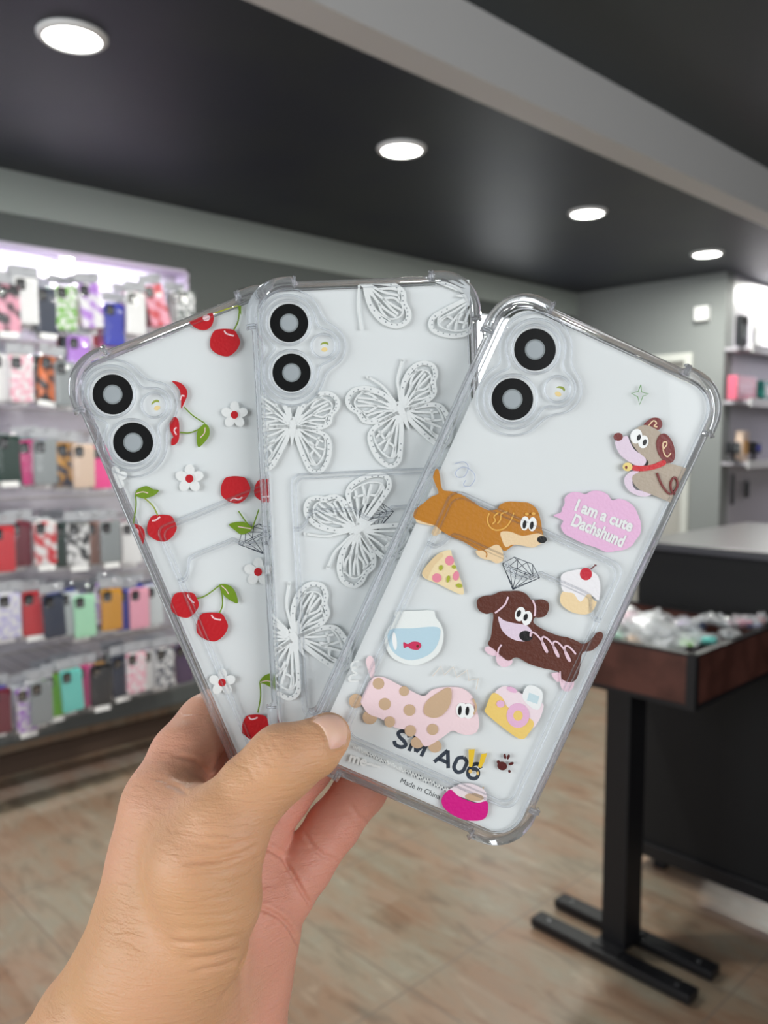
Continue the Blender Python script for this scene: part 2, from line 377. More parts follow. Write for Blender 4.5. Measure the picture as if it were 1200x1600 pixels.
ROWS = [   # (name, v of the case centre at the left edge / slope by distance comes from the plane), entries: u, v, colour, pattern, label, tilt, colour behind, second behind
 ('top row', [(12, 482, 'black', 'flower', 1, 0, 'white', 'grey'), (72, 486, 'navy', None, 1, 0, 'grey', 'clear'), (40, 470, 'white', 'dots', 0, 0, 'grey', 'white'), (103, 482, 'green', 'dots', 0, 0, 'white', 'mint'), (141, 478, 'purple', 'cloud', 0, .1, 'beige', 'brown'),
              (178, 508, 'blue', None, 0, -.02, 'magenta', 'red'), (211, 490, 'white', None, 0, 0, 'pink', 'clear'), (244, 478, 'red', 'stripe', 0, .25, 'maroon', 'pink'), (289, 486, 'darkgreen', 'dots', 1, 0, 'white', 'grey')]),
 ('second row', [(2, 590, 'white', None, 0, 0, 'grey', 'pink'), (33, 592, 'pink', 'dots', 0, 0, 'beige', 'lavender'), (76, 592, 'black', 'floral', 1, -.16, 'darkgreen', 'grey'), (102, 600, 'grey', None, 0, 0, 'white', 'darkgreen'), (122, 560, 'purple', None, 0, 0, 'navy', 'maroon')]),
 ('third row', [(12, 716, 'darkgreen', None, 1, 0, 'black', 'grey'), (48, 722, 'magenta', None, 0, .12, 'teal', 'aqua'), (70, 722, 'grey', None, 0, 0, 'navy', 'blue'), (104, 726, 'navy', 'gold', 0, 0, 'beige', 'hotpink'), (130, 728, 'beige', None, 0, 0, 'grey', 'white'), (158, 730, 'hotpink', None, 0, 0, 'maroon', 'grey')]),
 ('fourth row', [(4, 858, 'red', None, 0, 0, 'maroon', 'red'), (30, 850, 'maroon', None, 0, 0, 'darkpurple', 'red'), (70, 848, 'white', 'art', 1, 0, 'clear', 'grey'), (96, 852, 'darkgreen', None, 0, 0, 'black', 'clear'), (122, 850, 'white', 'cow', 1, 0, 'darkgreen', 'grey'), (148, 848, 'brown', None, 0, 0, 'black', 'grey'), (172, 846, 'grey', None, 1, 0, 'red', 'clear'), (205, 848, 'white', None, 0, 0, 'grey', 'maroon')]),
 ('fifth row', [(14, 962, 'lavender', 'dots', 0, 0, 'white', 'lavender'), (52, 958, 'red', None, 1, 0, 'grey', 'white'), (84, 962, 'navy', None, 0, .05, 'blue', 'black'), (108, 958, 'clear', None, 0, 0.03, 'blue', 'white'), (132, 962, 'mint', None, 0, .02, 'clear', 'blue'), (158, 944, 'purple', 'dots', 0, -.3, 'grey', 'white'), (174, 952, 'mustard', None, 0, 0, 'black', 'grey'),
              (196, 952, 'blue', None, 0, 0, 'grey', 'black'), (217, 950, 'pink', 'stripe', 0, 0, 'blue', 'grey'), (240, 945, 'clear', None, 0, 0, 'lavender', 'navy')]),
 ('bottom row', [(-2, 1112, 'maroon', None, 0, 0, 'blue', 'navy'), (42, 1108, 'purple', 'dots', 1, 0, 'clear', 'white'), (64, 1098, 'grey', None, 0, 0, 'white', 'clear'), (84, 1086, 'green', None, 1, 0, 'white', 'grey'), (112, 1078, 'aqua', None, 0, .06, 'mustard', 'teal'), (132, 1072, 'magenta', None, 0, 0, 'hotpink', 'grey'), (157, 1070, 'black', None, 1, 0, 'mustard', 'black'), (189, 1056, 'navy', None, 1, 0, 'grey', 'black'),
              (212, 1050, 'pink', 'dots', 0, 0, 'grey', 'beige'), (233, 1046, 'white', None, 0, -.08, 'purple', 'magenta'), (257, 1042, 'navy', 'dots', 0, 0, 'maroon', 'grey'), (287, 1036, 'darkpurple', None, 0, 0, 'pink', 'maroon')])]
FRONT = WALL + .27
used_labels = set()
def uniq(s):
    if s in used_labels: s = s + ', beside the %s one' % prev
    assert s not in used_labels, s
    used_labels.add(s); return s
for rn, ents in ROWS:
    prev = None
    for u, v, c, pat, lab, tilt, b1, b2 in ents:
        par = 1 - globals().get('par', 0); FX = FRONT + .022 * par; p = onx(u, v, FX)
        word = (PAT_WORD[pat] + ' ' if pat else '') + ('' if pat in ('cow', 'cloud', 'gold', 'art') else WORD.get(c, c) + ' ')
        nm = (word + 'case').replace('  ', ' ')
        nxt = ', right of the %s one' % prev if prev else ', at the picture edge'
        pack(FX, p.y, p.z, c, pat, lab, random.random() < .55, tilt, random.uniform(-.1, .1), uniq('packed %s in front, %s%s' % (nm, rn, nxt)), 'front packs on the display hooks')
        for k, b in enumerate((b1, b2)):
            pack(FX - .045 * (k + 1), p.y + random.uniform(-.006, .006), p.z + random.uniform(-.004, .01), b, None, k == 0, random.random() < .3, tilt * .5, random.uniform(-.06, .06),
                 uniq('packed %s case %s the %s, %s' % (WORD.get(b, b), 'right behind' if k == 0 else 'deepest behind', nm, rn)), 'packs hanging behind the front ones')
        h = obj('display_hook', tube(nb(), [(PAN, p.y, p.z + .118), (FX + .02, p.y, p.z + .118), (FX + .035, p.y, p.z + .128)], .0022, 6), hookm)
        tag(h, uniq('metal hook holding the %s, %s' % (nm, rn)), 'hook', 'metal hooks of the display')
        prev = WORD.get(c, c) if not pat else PAT_WORD[pat]
# slat lines of the display panel
gm = mat('slat_groove_shadow_gap', srgb(150, 146, 140), .5)
bm = nb()
for k in range(1, 20): box(bm, PAN - .001, PAN + .004, NY0, NY1, .4 + k * .095, .4 + k * .095 + .006)
struct('trim_4', bm, gm)
# shelf rails under each row
# ================================================================== DISPLAY TABLE WITH THE TRAY, COUNTER BEHIND IT
TX0, TX1, TY0, TY1, TZ0, TZ1 = -1.50, -.965, 2.03, 2.585, .805, .952
t = empty('tray_table', ((TX0 + TX1) / 2, 2.12, 0)); tag(t, 'walnut-sided tray table on a black double-footed post', 'table')
cx, cy = t.location.x, t.location.y
bm = nb(); e = .018
box(bm, TX0 - cx, TX0 - cx + e, TY0 - cy, TY1 - cy, TZ0 + .012, TZ1 - .006); box(bm, TX1 - cx - e, TX1 - cx, TY0 + .012 - cy, TY1 - cy, TZ0 + .012, TZ1 - .006)
box(bm, TX0 - cx, TX1 - cx - .012, TY0 - cy, TY0 - cy + e, TZ0 + .012, TZ1 - .006); box(bm, TX0 - cx, TX1 - cx, TY1 - cy - e, TY1 - cy, TZ0 + .012, TZ1 - .006)
obj('tray_side', bm, M['walnut'], t)
bm = nb(); box(bm, TX0 + e - cx, TX1 - e - cx, TY0 + e - cy, TY1 - e - cy, TZ0 + .012, TZ0 + .05); obj('tray_floor', bm, M['black'], t)
bm = nb()
for z0, z1 in ((TZ0, TZ0 + .0125), (TZ1 - .0065, TZ1)):
    box(bm, TX0 - cx - .002, TX0 - cx + e + .001, TY0 - cy - .002, TY1 - cy + .002, z0, z1); box(bm, TX1 - cx - e - .001, TX1 - cx + .002, TY0 - cy - .002, TY1 - cy + .002, z0, z1)
    box(bm, TX0 - cx, TX1 - cx, TY0 - cy - .002, TY0 - cy + e + .001, z0, z1); box(bm, TX0 - cx, TX1 - cx, TY1 - cy - e - .001, TY1 - cy + .002, z0, z1)
box(bm, TX1 - cx - .022, TX1 - cx + .003, TY0 - cy - .003, TY0 - cy + .018, TZ0, TZ1)
obj('edge_trim', bm, M['black'], t)
obj('tray_underside', bx(TX0 - cx + .01, TX1 - cx - .01, TY0 - cy + .01, TY1 - cy - .01, TZ0 - .004, TZ0 + .011), M['black'], t)
PX = -1.215
obj('post', bx(PX - .038 - cx, PX + .038 - cx, -.035, .06, .03, TZ0 - .003, bev=.003), M['black'], t)
for y, x0, x1 in ((-.065, -1.465, -.95), (.075, -1.475, -.955)):
    obj('foot', bx(x0 - cx, x1 - cx, y - .028, y + .028, .006, .034, bev=.005), M['black'], t)
    for x in (x0 + .03, x1 - .03):
        pass
obj('foot_link', bx(PX - .045 - cx, PX + .045 - cx, -.08, .09, .0341, .040), M['black'], t)
bm = nb()
for y, x0, x1 in ((-.065, -1.465, -.95), (.075, -1.475, -.955)):
    for x in (x0 + .04, x1 - .04): tube(bm, [(x - cx, y, 0), (x - cx, y, .01)], .014, 12)
obj('foot_pad', bm, M['black'], t)
bm = nb()
for y, x0, x1 in ((-.065, -1.465, -.95), (.075, -1.475, -.955)):
    for x in (x0 + .05, x1 - .05): tube(bm, [(x - cx, y, .032), (x - cx, y, .0355)], .006, 12)
obj('foot_bolt', bm, M['chrome'], t)
# tall black counter
t = empty('shop_counter', (-.2, 2.9, 0)); tag(t, 'tall black shop counter with a grey top behind the tray table', 'counter')
obj('front_panel', bx(-1.25, 2.2, -.30, -.27, .075, 1.135), M['black_panel'], t)
obj('side_panel', bx(-1.25, -1.22, -.269, .42, .075, 1.135), M['black_panel'], t)
obj('bottom_rail', bx(-1.25, 2.2, -.315, -.301, .06, .11, bev=.004), M['black'], t)
obj('counter_top', bx(-1.27, 2.22, -.32, .62, 1.136, 1.162, bev=.004), M['grey_top'], t)
for x in (-1.19, .5, 2.1): obj('leg', bx(x, x + .04, -.25, -.21, 0, 1.13), M['black'], t)

# ---------------------------------------------------------------- small bagged accessories
bagm = clear('crinkled_bag_film', (.95, .96, .97, 1), 1.6, 1.5, bump=(45, 1.0), rough=.08, haze=.32, hazecol=(.92, .94, .95, 1))
def charm(kind, c, s):
    m = cmat(c) if c in CASE_COL else c
    bm = nb()
    if kind == 'flower':
        for k in range(5):
            a = k * 2 * PI / 5; b2 = bmesh.ops.create_uvsphere(bm, u_segments=10, v_segments=6, radius=s * .5)
            bmesh.ops.transform(bm, matrix=Matrix.Translation((s * .6 * math.cos(a), s * .6 * math.sin(a), 0)) @ Matrix.Diagonal((1, 1, .5, 1)), verts=b2['verts'])
        b2 = bmesh.ops.create_uvsphere(bm, u_segments=10, v_segments=6, radius=s * .35)
    elif kind == 'bear':
        for x, y, r in ((0, 0, .8), (-.6, .65, .3), (.6, .65, .3), (0, -.9, .6)):
            b2 = bmesh.ops.create_uvsphere(bm, u_segments=12, v_segments=8, radius=s * r)
            bmesh.ops.transform(bm, matrix=Matrix.Translation((x * s, y * s, 0)) @ Matrix.Diagonal((1, 1, .6, 1)), verts=b2['verts'])
    elif kind == 'bar':
        slab(bm, rrect(s * 2.2, s * .45, s * .3), -.3 * s, .3 * s, frame=lambda x, y, z: (x, y, z))
    else:
        slab(bm, rrect(s * 1.1, s * .8, s * .3), -.25 * s, .25 * s, bev=.1 * s, frame=lambda x, y, z: (x, y, z))
    return bm, m
def bag(x, y, z, w, h, c, kind, text, seed, rot=(0, 0, 0), group='bagged accessories in the tray'):
    rnd = random.Random(seed)
    t = empty('accessory_bag', (x, y, z)); t.rotation_euler = rot; tag(t, text, 'accessory', group)
    bm = nb(); n = 10; top = []; bot = []
    ph = [rnd.uniform(0, 6) for _ in range(6)]
    def hgt(i, j):
        a, b = 2 * i / n - 1, 2 * j / n - 1
        return .022 * (1 - a ** 4) * (1 - b ** 4) + .004 * math.sin(5 * a + ph[0] + 3 * b) + .003 * math.sin(9 * b + ph[1] - 4 * a) + rnd.uniform(-.0025, .0025)
    for sgn, arr in ((1, top), (-1, bot)):
        for i in range(n + 1):
            arr.append([bm.verts.new(((-.5 + i / n) * w, (-.5 + j / n) * h, (hgt(i, j) if sgn > 0 else -.4 * abs(hgt(i, j)) - .001))) for j in range(n + 1)])
        for i in range(n):
            for j in range(n): bm.faces.new((arr[i][j], arr[i + 1][j], arr[i + 1][j + 1], arr[i][j + 1]))
    obj('bag_film', bm, bagm, t)
    cb, m = charm(kind, c, min(w, h) * .36); obj('charm', cb, m, t, True)
    return t
zt = TZ1 - .012
BAGS = [(-1.24, 2.10, .10, .12, 'mint', 'card', 'pale green card in a clear bag at the left front of the tray'),
 (-1.30, 2.28, .12, .10, 'pink', 'flower', 'pink flower charm in a clear bag at the left of the tray'),
 (-1.17, 2.09, .06, .06, 'mustard', 'card', 'small yellow tag in a clear bag against the front side of the tray'),
 (-1.10, 2.13, .09, .08, 'grey', 'bear', 'grey charm in a clear bag beside the small yellow tag'),
 (-1.20, 2.24, .15, .13, 'white', 'card', 'large crumpled clear bag with a white card in the middle of the tray'),
 (-1.03, 2.12, .06, .05, 'green', 'card', 'lime green tag in a small bag at the front right corner of the tray'),
 (-1.06, 2.26, .10, .09, 'aqua', 'bar', 'light blue bar in a clear bag near the front right corner of the tray'),
 (-1.17, 2.40, .10, .10, 'purple', 'bear', 'purple charm in a clear bag at the back of the tray'),
 (-1.08, 2.42, .11, .09, 'white', 'flower', 'white flower charm in a clear bag towards the back right of the tray'),
 (-1.05, 2.50, .08, .08, 'pink', 'bear', 'pale pink rounded charm in a bag at the back right of the tray'),
 (-1.01, 2.38, .07, .07, 'clear', 'flower', 'transparent flower charm in a bag along the right side of the tray'),
 (-1.02, 2.53, .05, .05, 'blue', 'card', 'small blue tag in a bag near the back right corner of the tray'),
 (-1.00, 2.555, .03, .04, 'red', 'card', 'tiny red tag in a bag in the back right corner of the tray'),
 (-1.36, 2.16, .10, .12, 'lavender', 'bear', 'lilac charm in a clear bag at the far left of the tray'),
 (-1.30, 2.42, .12, .12, 'beige', 'flower', 'beige flower charm in a clear bag at the back left of the tray'),
 (-1.13, 2.32, .10, .07, 'navy', 'bar', 'navy bar in a clear bag under the large crumpled bag')]
for k, (x, y, w, h, c, kd, tx) in enumerate(BAGS):
    rr = .42 * math.hypot(w, h); x = min(max(x, TX0 + .02 + rr), TX1 - .02 - rr); y = min(max(y, TY0 + .02 + rr), TY1 - .02 - rr)
    bag(x, y, zt + .006 + .016 * math.sin(k * 1.7), w, h, c, kd, tx, k + 3, (random.uniform(-.35, .45), random.uniform(-.4, .4), random.uniform(-1, 1)))
for k, (x, y, c, kd, tx) in enumerate([(-1.02, 2.95, 'green', 'bear', 'green charm in a clear bag on the counter top'), (-.92, 2.96, 'brown', 'card', 'brown card in a clear bag at the front of the counter top pile'),
        (-.95, 3.08, 'blue', 'flower', 'blue flower charm in a clear bag at the left of the counter top pile'), (-.86, 3.05, 'pink', 'bear', 'pink charm in a clear bag on the counter top by the picture edge'),
        (-.80, 2.97, 'orange', 'flower', 'orange flower charm in a clear bag on the counter top')]):
    bag(x, y, 1.182, .10, .09, c, kd, tx, 40 + k, (.1, -.1, k * .9), 'bagged accessories on the counter top')

# ================================================================== FAR SHELVES ON THE RIGHT
SX = XE + .16
def shelf(zv, text):
    p = onx(1170, zv, SX)
    t = empty('wall_shelf', (XE, 6.6, p.z)); tag(t, text, 'shelf', 'white shelves on the far right wall')
    obj('shelf_board', bx(.001, .17, -1.234, 1.5, -.022, 0), M['white_panel'], t); obj('shelf_lip', bx(.171, .178, -1.234, 1.5, -.04, .012), M['white'], t)
    return p.z
zA = shelf(540, 'white shelf under the dark pack, upper of the far right shelves')
zB = shelf(625, 'white shelf under the pink box, second of the far right shelves')
zC = shelf(722, 'white shelf under the black gadgets, third of the far right shelves')
def place(u, z, x=SX - .05):
    p = onx(u, 600, x); return (x, p.y, z + .0005)
def boxthing(name, u, z, w, d, h, c, cat, text, c2='white', tilt=0):
    t = empty(name, place(u, z)); t.rotation_euler = (0, 0, tilt); tag(t, text, cat)
    obj('carton', bx(-d / 2, d / 2, -w / 2, w / 2, 0, h, bev=.003), cmat(c), t); obj('printed_face', bx(d / 2 + .0002, d / 2 + .001, -w * .36, w * .36, h * .25, h * .7), cmat(c2), t)
    return t
boxthing('product_box', 1156, zA, .10, .04, .19, 'black', 'box', 'black box on the upper far right shelf next to the wall corner', 'grey')
boxthing('product_box', 1180, zA, .12, .05, .18, 'white', 'box', 'white and grey box beside the black box on the upper far right shelf', 'grey', .3)
boxthing('product_box', 1160, zB, .30, .06, .15, 'rose', 'box', 'pink box standing on the second far right shelf', 'pink')
boxthing('product_box', 1197, zB, .20, .06, .14, 'teal', 'box', 'green box right of the pink one on the second far right shelf', 'white')
boxthing('product_box', 1163, zC, .09, .05, .20, 'beige', 'box', 'tall cream box on the third far right shelf', 'mustard')
def gadget(u, z, text, c):
    t = empty('desk_gadget', place(u, z)); tag(t, text, 'gadget')
    bm = nb(); lathe(bm, [(.04, 0), (.04, .012), (.012, .02), (.012, .05)], 16); obj('stand', bm, cmat('black'), t, True)
    obj('housing', bx(-.03, .03, -.05, .05, .0505, .13, bev=.012), cmat('black'), t, True); obj('lens', bx(.0305, .033, -.03, .03, .07, .11), cmat(c), t)
gadget(1149, zC, 'black gadget on a round foot beside the tall cream box', 'grey'); gadget(1182, zC, 'black gadget with a blue face on the third far right shelf', 'blue')
def hang(u, v, text, h, w):
    p = onx(u, v, XE + .03); t = empty('hanging_cable_pack', (XE, p.y, p.z)); tag(t, text, 'cable')
    obj('hanger', tube(nb(), [(0, 0, h / 2 + .01), (.05, 0, h / 2 + .01)], .002, 6), hookm, t); obj('coil', bx(.02, .04, -w / 2, w / 2, -h / 2, h / 2, bev=.006), cmat('black'), t, True)
hang(1145, 765, 'thin black cable hanging on the white far right wall', .20, .022); hang(1167, 765, 'black plug pack hanging right of the thin cable', .11, .05)
area('far_shelf_led', (XE + .25, 6.9, CEIL - .25), (-.6, 0, -1), .1, 26, (.93, .88, 1), 'RECTANGLE', 1.8)
t = empty('tube_light', (XE + .10, 6.75, onx(1196, 478, XE + .10).z)); tag(t, 'glowing tube light above the far right shelves', 'light')
obj('tube', tube(nb(), [(0, -.45, 0), (0, .9, 0)], .018, 12), mat('tube_glow', (1, 1, 1, 1), .4, emit=(.95, .92, 1, 1), es=5), t, True); obj('bracket', bx(-.0985, .0, -.46, -.45, -.02, .02), M['white'], t)
# ================================================================== THE THREE CLEAR PHONE CASES
def rodr(w):
    th = math.sqrt(sum(a * a for a in w)); return Matrix.Rotation(th, 4, Vector(w))
POSE = {1: ([0.05239, 0.01698, 0.38851], [-0.04159, -0.01429, -0.29534], 1.00932),
        2: ([0.05043, 0.02669, 0.04549], [-0.00377, -0.00087, -0.28672], 0.93526),
        3: ([0.04176, 0.0375, -0.42405], [0.04248, -0.02076, -0.27845], 1.0)}
MW = {k: CAM_M @ Matrix.Translation(t) @ rodr(w) @ Matrix.Scale(s, 4) for k, (w, t, s) in POSE.items()}
MI = {k: m.inverted() for k, m in MW.items()}
ZOOM = {1: (80, 420, 3.4286), 2: (180, 800, 3.75), 3: (380, 420, 3.158), 4: (400, 730, 3.529), 5: (700, 440, 2.667), 6: (620, 720, 3.158), 7: (480, 940, 2.857)}
mm = .001
def L(k, z, x, y):
    """a point measured on the printed back of case k -> its own millimetres on that back (X right, Y up)"""
    a, b, s = ZOOM[z]; u, v = a + x / s, b + y / s
    r = FW + RT * ((u - 600) / FPX) - UP * ((v - 800) / FPX)
    o = MI[k] @ CAM_O; d = (MI[k].to_3x3() @ r)
    q = o + d * (-o.z / d.z)
    return Vector((q.x * 1000, q.y * 1000))
glass = bpy.data.materials.new('clear_soft_plastic'); glass.use_nodes = True
_n = glass.node_tree; _n.nodes.clear()
_o = _n.nodes.new('ShaderNodeOutputMaterial'); _g = _n.nodes.new('ShaderNodeBsdfGlass'); _g.inputs['IOR'].default_value = 1.42; _g.inputs['Roughness'].default_value = .03
_g.inputs['Color'].default_value = (.97, .98, 1, 1)
_t = _n.nodes.new('ShaderNodeBsdfTransparent'); _t.inputs[0].default_value = (.96, .97, .98, 1); _m = _n.nodes.new('ShaderNodeMixShader'); _m.inputs[0].default_value = .25
_tc = _n.nodes.new('ShaderNodeTexCoord'); _ns = _n.nodes.new('ShaderNodeTexNoise'); _ns.inputs['Scale'].default_value = 150; _bp = _n.nodes.new('ShaderNodeBump'); _bp.inputs['Strength'].default_value = .12; _bp.inputs['Distance'].default_value = .0006
_n.links.new(_tc.outputs['Object'], _ns.inputs[0]); _n.links.new(_ns.outputs[0], _bp.inputs['Height']); _n.links.new(_bp.outputs[0], _g.inputs['Normal'])
_n.links.new(_g.outputs[0], _m.inputs[1]); _n.links.new(_t.outputs[0], _m.inputs[2]); _d = _n.nodes.new('ShaderNodeBsdfDiffuse'); _d.inputs[0].default_value = (.9, .92, .94, 1); _tl = _n.nodes.new('ShaderNodeBsdfTranslucent'); _tl.inputs[0].default_value = (.9, .92, .94, 1)
_a = _n.nodes.new('ShaderNodeMixShader'); _a.inputs[0].default_value = .5; _n.links.new(_d.outputs[0], _a.inputs[1]); _n.links.new(_tl.outputs[0], _a.inputs[2])
_h = _n.nodes.new('ShaderNodeMixShader'); _h.inputs[0].default_value = .10; _n.links.new(_m.outputs[0], _h.inputs[1]); _n.links.new(_a.outputs[0], _h.inputs[2]); _n.links.new(_h.outputs[0], _o.inputs[0])
glass2 = glass.copy(); glass2.name = 'clear_moulded_ridge'
for l in list(glass2.node_tree.links):
    if l.to_socket.name == 'Normal': glass2.node_tree.links.remove(l)
for q in glass2.node_tree.nodes:
    if q.type == 'BSDF_GLASS': q.inputs['Roughness'].default_value = .0; q.inputs['IOR'].default_value = 1.48
sheet = clear('clear_back_sheet', (.985, .99, .99, 1), .55, 1.4, rough=.03)
paper = mat('white_insert_card', srgb(226, 230, 230), .55)
ink_navy = mat('navy_ink', srgb(48, 58, 72), .5); ink_grey = mat('grey_ink', srgb(60, 64, 68), .5)
ring_ink = mat('black_glossy_ring', srgb(16, 17, 18), .25, spec=.35)
ring_in = mat('grey_ring', srgb(128, 136, 138), .5); ring_c = mat('pale_grey_disc', srgb(160, 168, 172), .5)
_cm = {}
def pm(r, g, b, rough=.38):
    k = (r, g, b)
    if k not in _cm: _cm[k] = mat('print_ink_%d' % len(_cm), srgb(r, g, b), rough, bump=(900, .12))
    return _cm[k]
def catmull(pts, n=6, closed=True):
    P = [Vector(p) for p in pts]; m = len(P); out = []
    rng = range(m) if closed else range(m - 1)
    for i in rng:
        if closed: a, b, c, d = P[i - 1], P[i], P[(i + 1) % m], P[(i + 2) % m]
        else: a, b, c, d = P[max(i - 1, 0)], P[i], P[i + 1], P[min(i + 2, m - 1)]
        for j in range(n):
            t = j / n
            out.append(.5 * ((2 * b) + (c - a) * t + (2 * a - 5 * b + 4 * c - d) * t * t + (3 * b - a - 3 * c + d) * t ** 3))
    if not closed: out.append(P[-1])
    return out
class Art:
    """one raised print on the back of a case; shapes pile up in thin layers"""
    def __init__(s, k, z=None, z0=.12): s.k, s.z, s.bm, s.mats, s.h, s.z0 = k, z, bmesh.new(), [], 0, z0
    def mi(s, m):
        if m not in s.mats: s.mats.append(m)
        return s.mats.index(m)
    def P(s, pts): return [L(s.k, s.z, x, y) for x, y in pts]
    def fill(s, pts, m, mm_=False, smooth=True, th=.12):
        p = pts if mm_ else s.P(pts)
        if smooth: p = catmull(p, 5)
        z0 = s.z0 + s.h * .05; z1 = z0 + th; s.h += 1; i = s.mi(m)
        tri = tessellate_polygon([[Vector((q.x, q.y, 0)) for q in p]])
        top = [s.bm.verts.new((q.x * mm, q.y * mm, z1 * mm)) for q in p]; bot = [s.bm.verts.new((q.x * mm, q.y * mm, s.z0 * mm)) for q in p]
        for t in tri:
            try: s.bm.faces.new([top[a] for a in t]).material_index = i
            except ValueError: pass
        n = len(p)
        for a in range(n): s.bm.faces.new((top[a], top[(a + 1) % n], bot[(a + 1) % n], bot[a])).material_index = i
        return s
    def oval(s, c, rx, ry, m, ang=0, mm_=False, n=22, th=.12):
        sc = 1 if mm_ else 1
        pts = [(c[0] + rx * math.cos(a) * math.cos(ang) - ry * math.sin(a) * math.sin(ang), c[1] + rx * math.cos(a) * math.sin(ang) + ry * math.sin(a) * math.cos(ang)) for a in [2 * PI * i / n for i in range(n)]]
        return s.fill([Vector(p) for p in pts] if mm_ else pts, m, mm_, False, th)
    def line(s, pts, w, m, mm_=False, smooth=True, th=.1, taper=False, bump_h=True):
        """w in mm"""
        p = [Vector(q) for q in pts] if mm_ else s.P(pts)
        if smooth: p = catmull(p, 6, False)
        z1 = s.z0 + s.h * .05 + th; i = s.mi(m)
        if bump_h: s.h += 1
        L_, R_, B1, B2 = [], [], [], []
        for a in range(len(p)):
            t = p[min(a + 1, len(p) - 1)] - p[max(a - 1, 0)]
            if t.length < 1e-6: t = Vector((1, 0))
            t.normalize(); nn = Vector((-t.y, t.x)) * (w / 2 * ((1 - .8 * a / len(p)) if taper else 1))
            for arr, q, z in ((L_, p[a] + nn, z1), (R_, p[a] - nn, z1), (B1, p[a] + nn * 1.15, s.z0), (B2, p[a] - nn * 1.15, s.z0)):
                arr.append(s.bm.verts.new((q.x * mm, q.y * mm, z * mm)))
        for a in range(len(p) - 1):
            for A, B in ((L_, R_), (B1, L_), (R_, B2)):
                s.bm.faces.new((A[a], A[a + 1], B[a + 1], B[a])).material_index = i
        return s
    def clip(s, x=39.0, y=84.2):
        for co, no in (((x * mm, 0, 0), (1, 0, 0)), ((-x * mm, 0, 0), (-1, 0, 0)), ((0, y * mm, 0), (0, 1, 0)), ((0, -y * mm, 0), (0, -1, 0))):
            bmesh.ops.bisect_plane(s.bm, geom=s.bm.verts[:] + s.bm.edges[:] + s.bm.faces[:], plane_co=co, plane_no=no, clear_outer=True)
        return s
    def cut(s, f):
        d = [q for q in s.bm.faces if f(q.calc_center_median() * 1000)]
        bmesh.ops.delete(s.bm, geom=d, context='FACES'); return s
    def make(s, name, parent, label=None):
        bm = s.bm; me = bpy.data.meshes.new(name); bm.to_mesh(me); bm.free()
        for m in s.mats: me.materials.append(m)
        o = bpy.data.objects.new(name, me); COL.objects.link(o); o.parent = parent
        if label: o['label'] = label
        return o
# ---- case body
HW, HL, CR = 39.6, 84.6, 11.0
def perim(hw, hl, r, step=1.0):
    """(x, y, nx, ny, corner weight) round the rectangle"""
    out = []
    ext = 4.5
    def cw(d): return max(0, min(1, (ext - d) / 1.3))
    sides = [((hw - r, hl), (-hw + r, hl), (0, 1)), ((-hw, hl - r), (-hw, -hl + r), (-1, 0)), ((-hw + r, -hl), (hw - r, -hl), (0, -1)), ((hw, -hl + r), (hw, hl - r), (1, 0))]
    arcs = [((-hw + r, hl - r), 90), ((-hw + r, -hl + r), 180), ((hw - r, -hl + r), 270), ((hw - r, hl - r), 0)]
    for (a, b, n), (c, a0) in zip(sides, arcs):
        a, b = Vector(a), Vector(b); ln = (b - a).length; m = int(ln / step)
        for i in range(m):
            d = ln * i / m; q = a.lerp(b, i / m); out.append((q.x, q.y, n[0], n[1], cw(min(d, ln - d))))
        for i in range(14):
            t = math.radians(a0 + 90 * i / 14); out.append((c[0] + r * math.cos(t), c[1] + r * math.sin(t), math.cos(t), math.sin(t), 1))
    return out
def sweep(bm, per, sec, mi=0):
    rings = []
    for x, y, nx, ny, w in per:
        rings.append([bm.verts.new(((x + nx * (a + b * w)) * mm, (y + ny * (a + b * w)) * mm, (z + zz * w) * mm)) for a, b, z, zz in sec])
    n = len(rings); k = len(sec)
    for i in range(n):
        A, B = rings[i], rings[(i + 1) % n]
        for j in range(k):
            f = bm.faces.new((A[j], A[(j + 1) % k], B[(j + 1) % k], B[j])); f.material_index = mi; f.smooth = True
    return bm
def smin(a, b, k):
    h = max(k - abs(a - b), 0) / k; return min(a, b) - h * h * k * .25
def cam_contour(cx, off, n=110):
    c = [(cx, 71.2, 9.3), (cx, 53.2, 9.3), (cx + 12.1, 62.2, 5.4)]
    o = Vector((cx + 1.5, 62.2)); pts = []
    for i in range(n):
        a = 2 * PI * i / n; d = Vector((math.cos(a), math.sin(a))); lo, hi = 0, 30
        for _ in range(26):
            m = (lo + hi) / 2; q = o + d * m
            s = smin(smin((q - Vector(c[0][:2])).length - c[0][2], (q - Vector(c[1][:2])).length - c[1][2], 3), (q - Vector(c[2][:2])).length - c[2][2], 5) - off
            if s < 0: lo = m
            else: hi = m
        pts.append(o + d * lo)
    return pts
def V3(p, z): return Vector((p.x * mm, p.y * mm, z * mm))
def ring_pts(cx, cy, r, z, n=40): return [Vector(((cx + r * math.cos(2 * PI * i / n)) * mm, (cy + r * math.sin(2 * PI * i / n)) * mm, z * mm)) for i in range(n)]
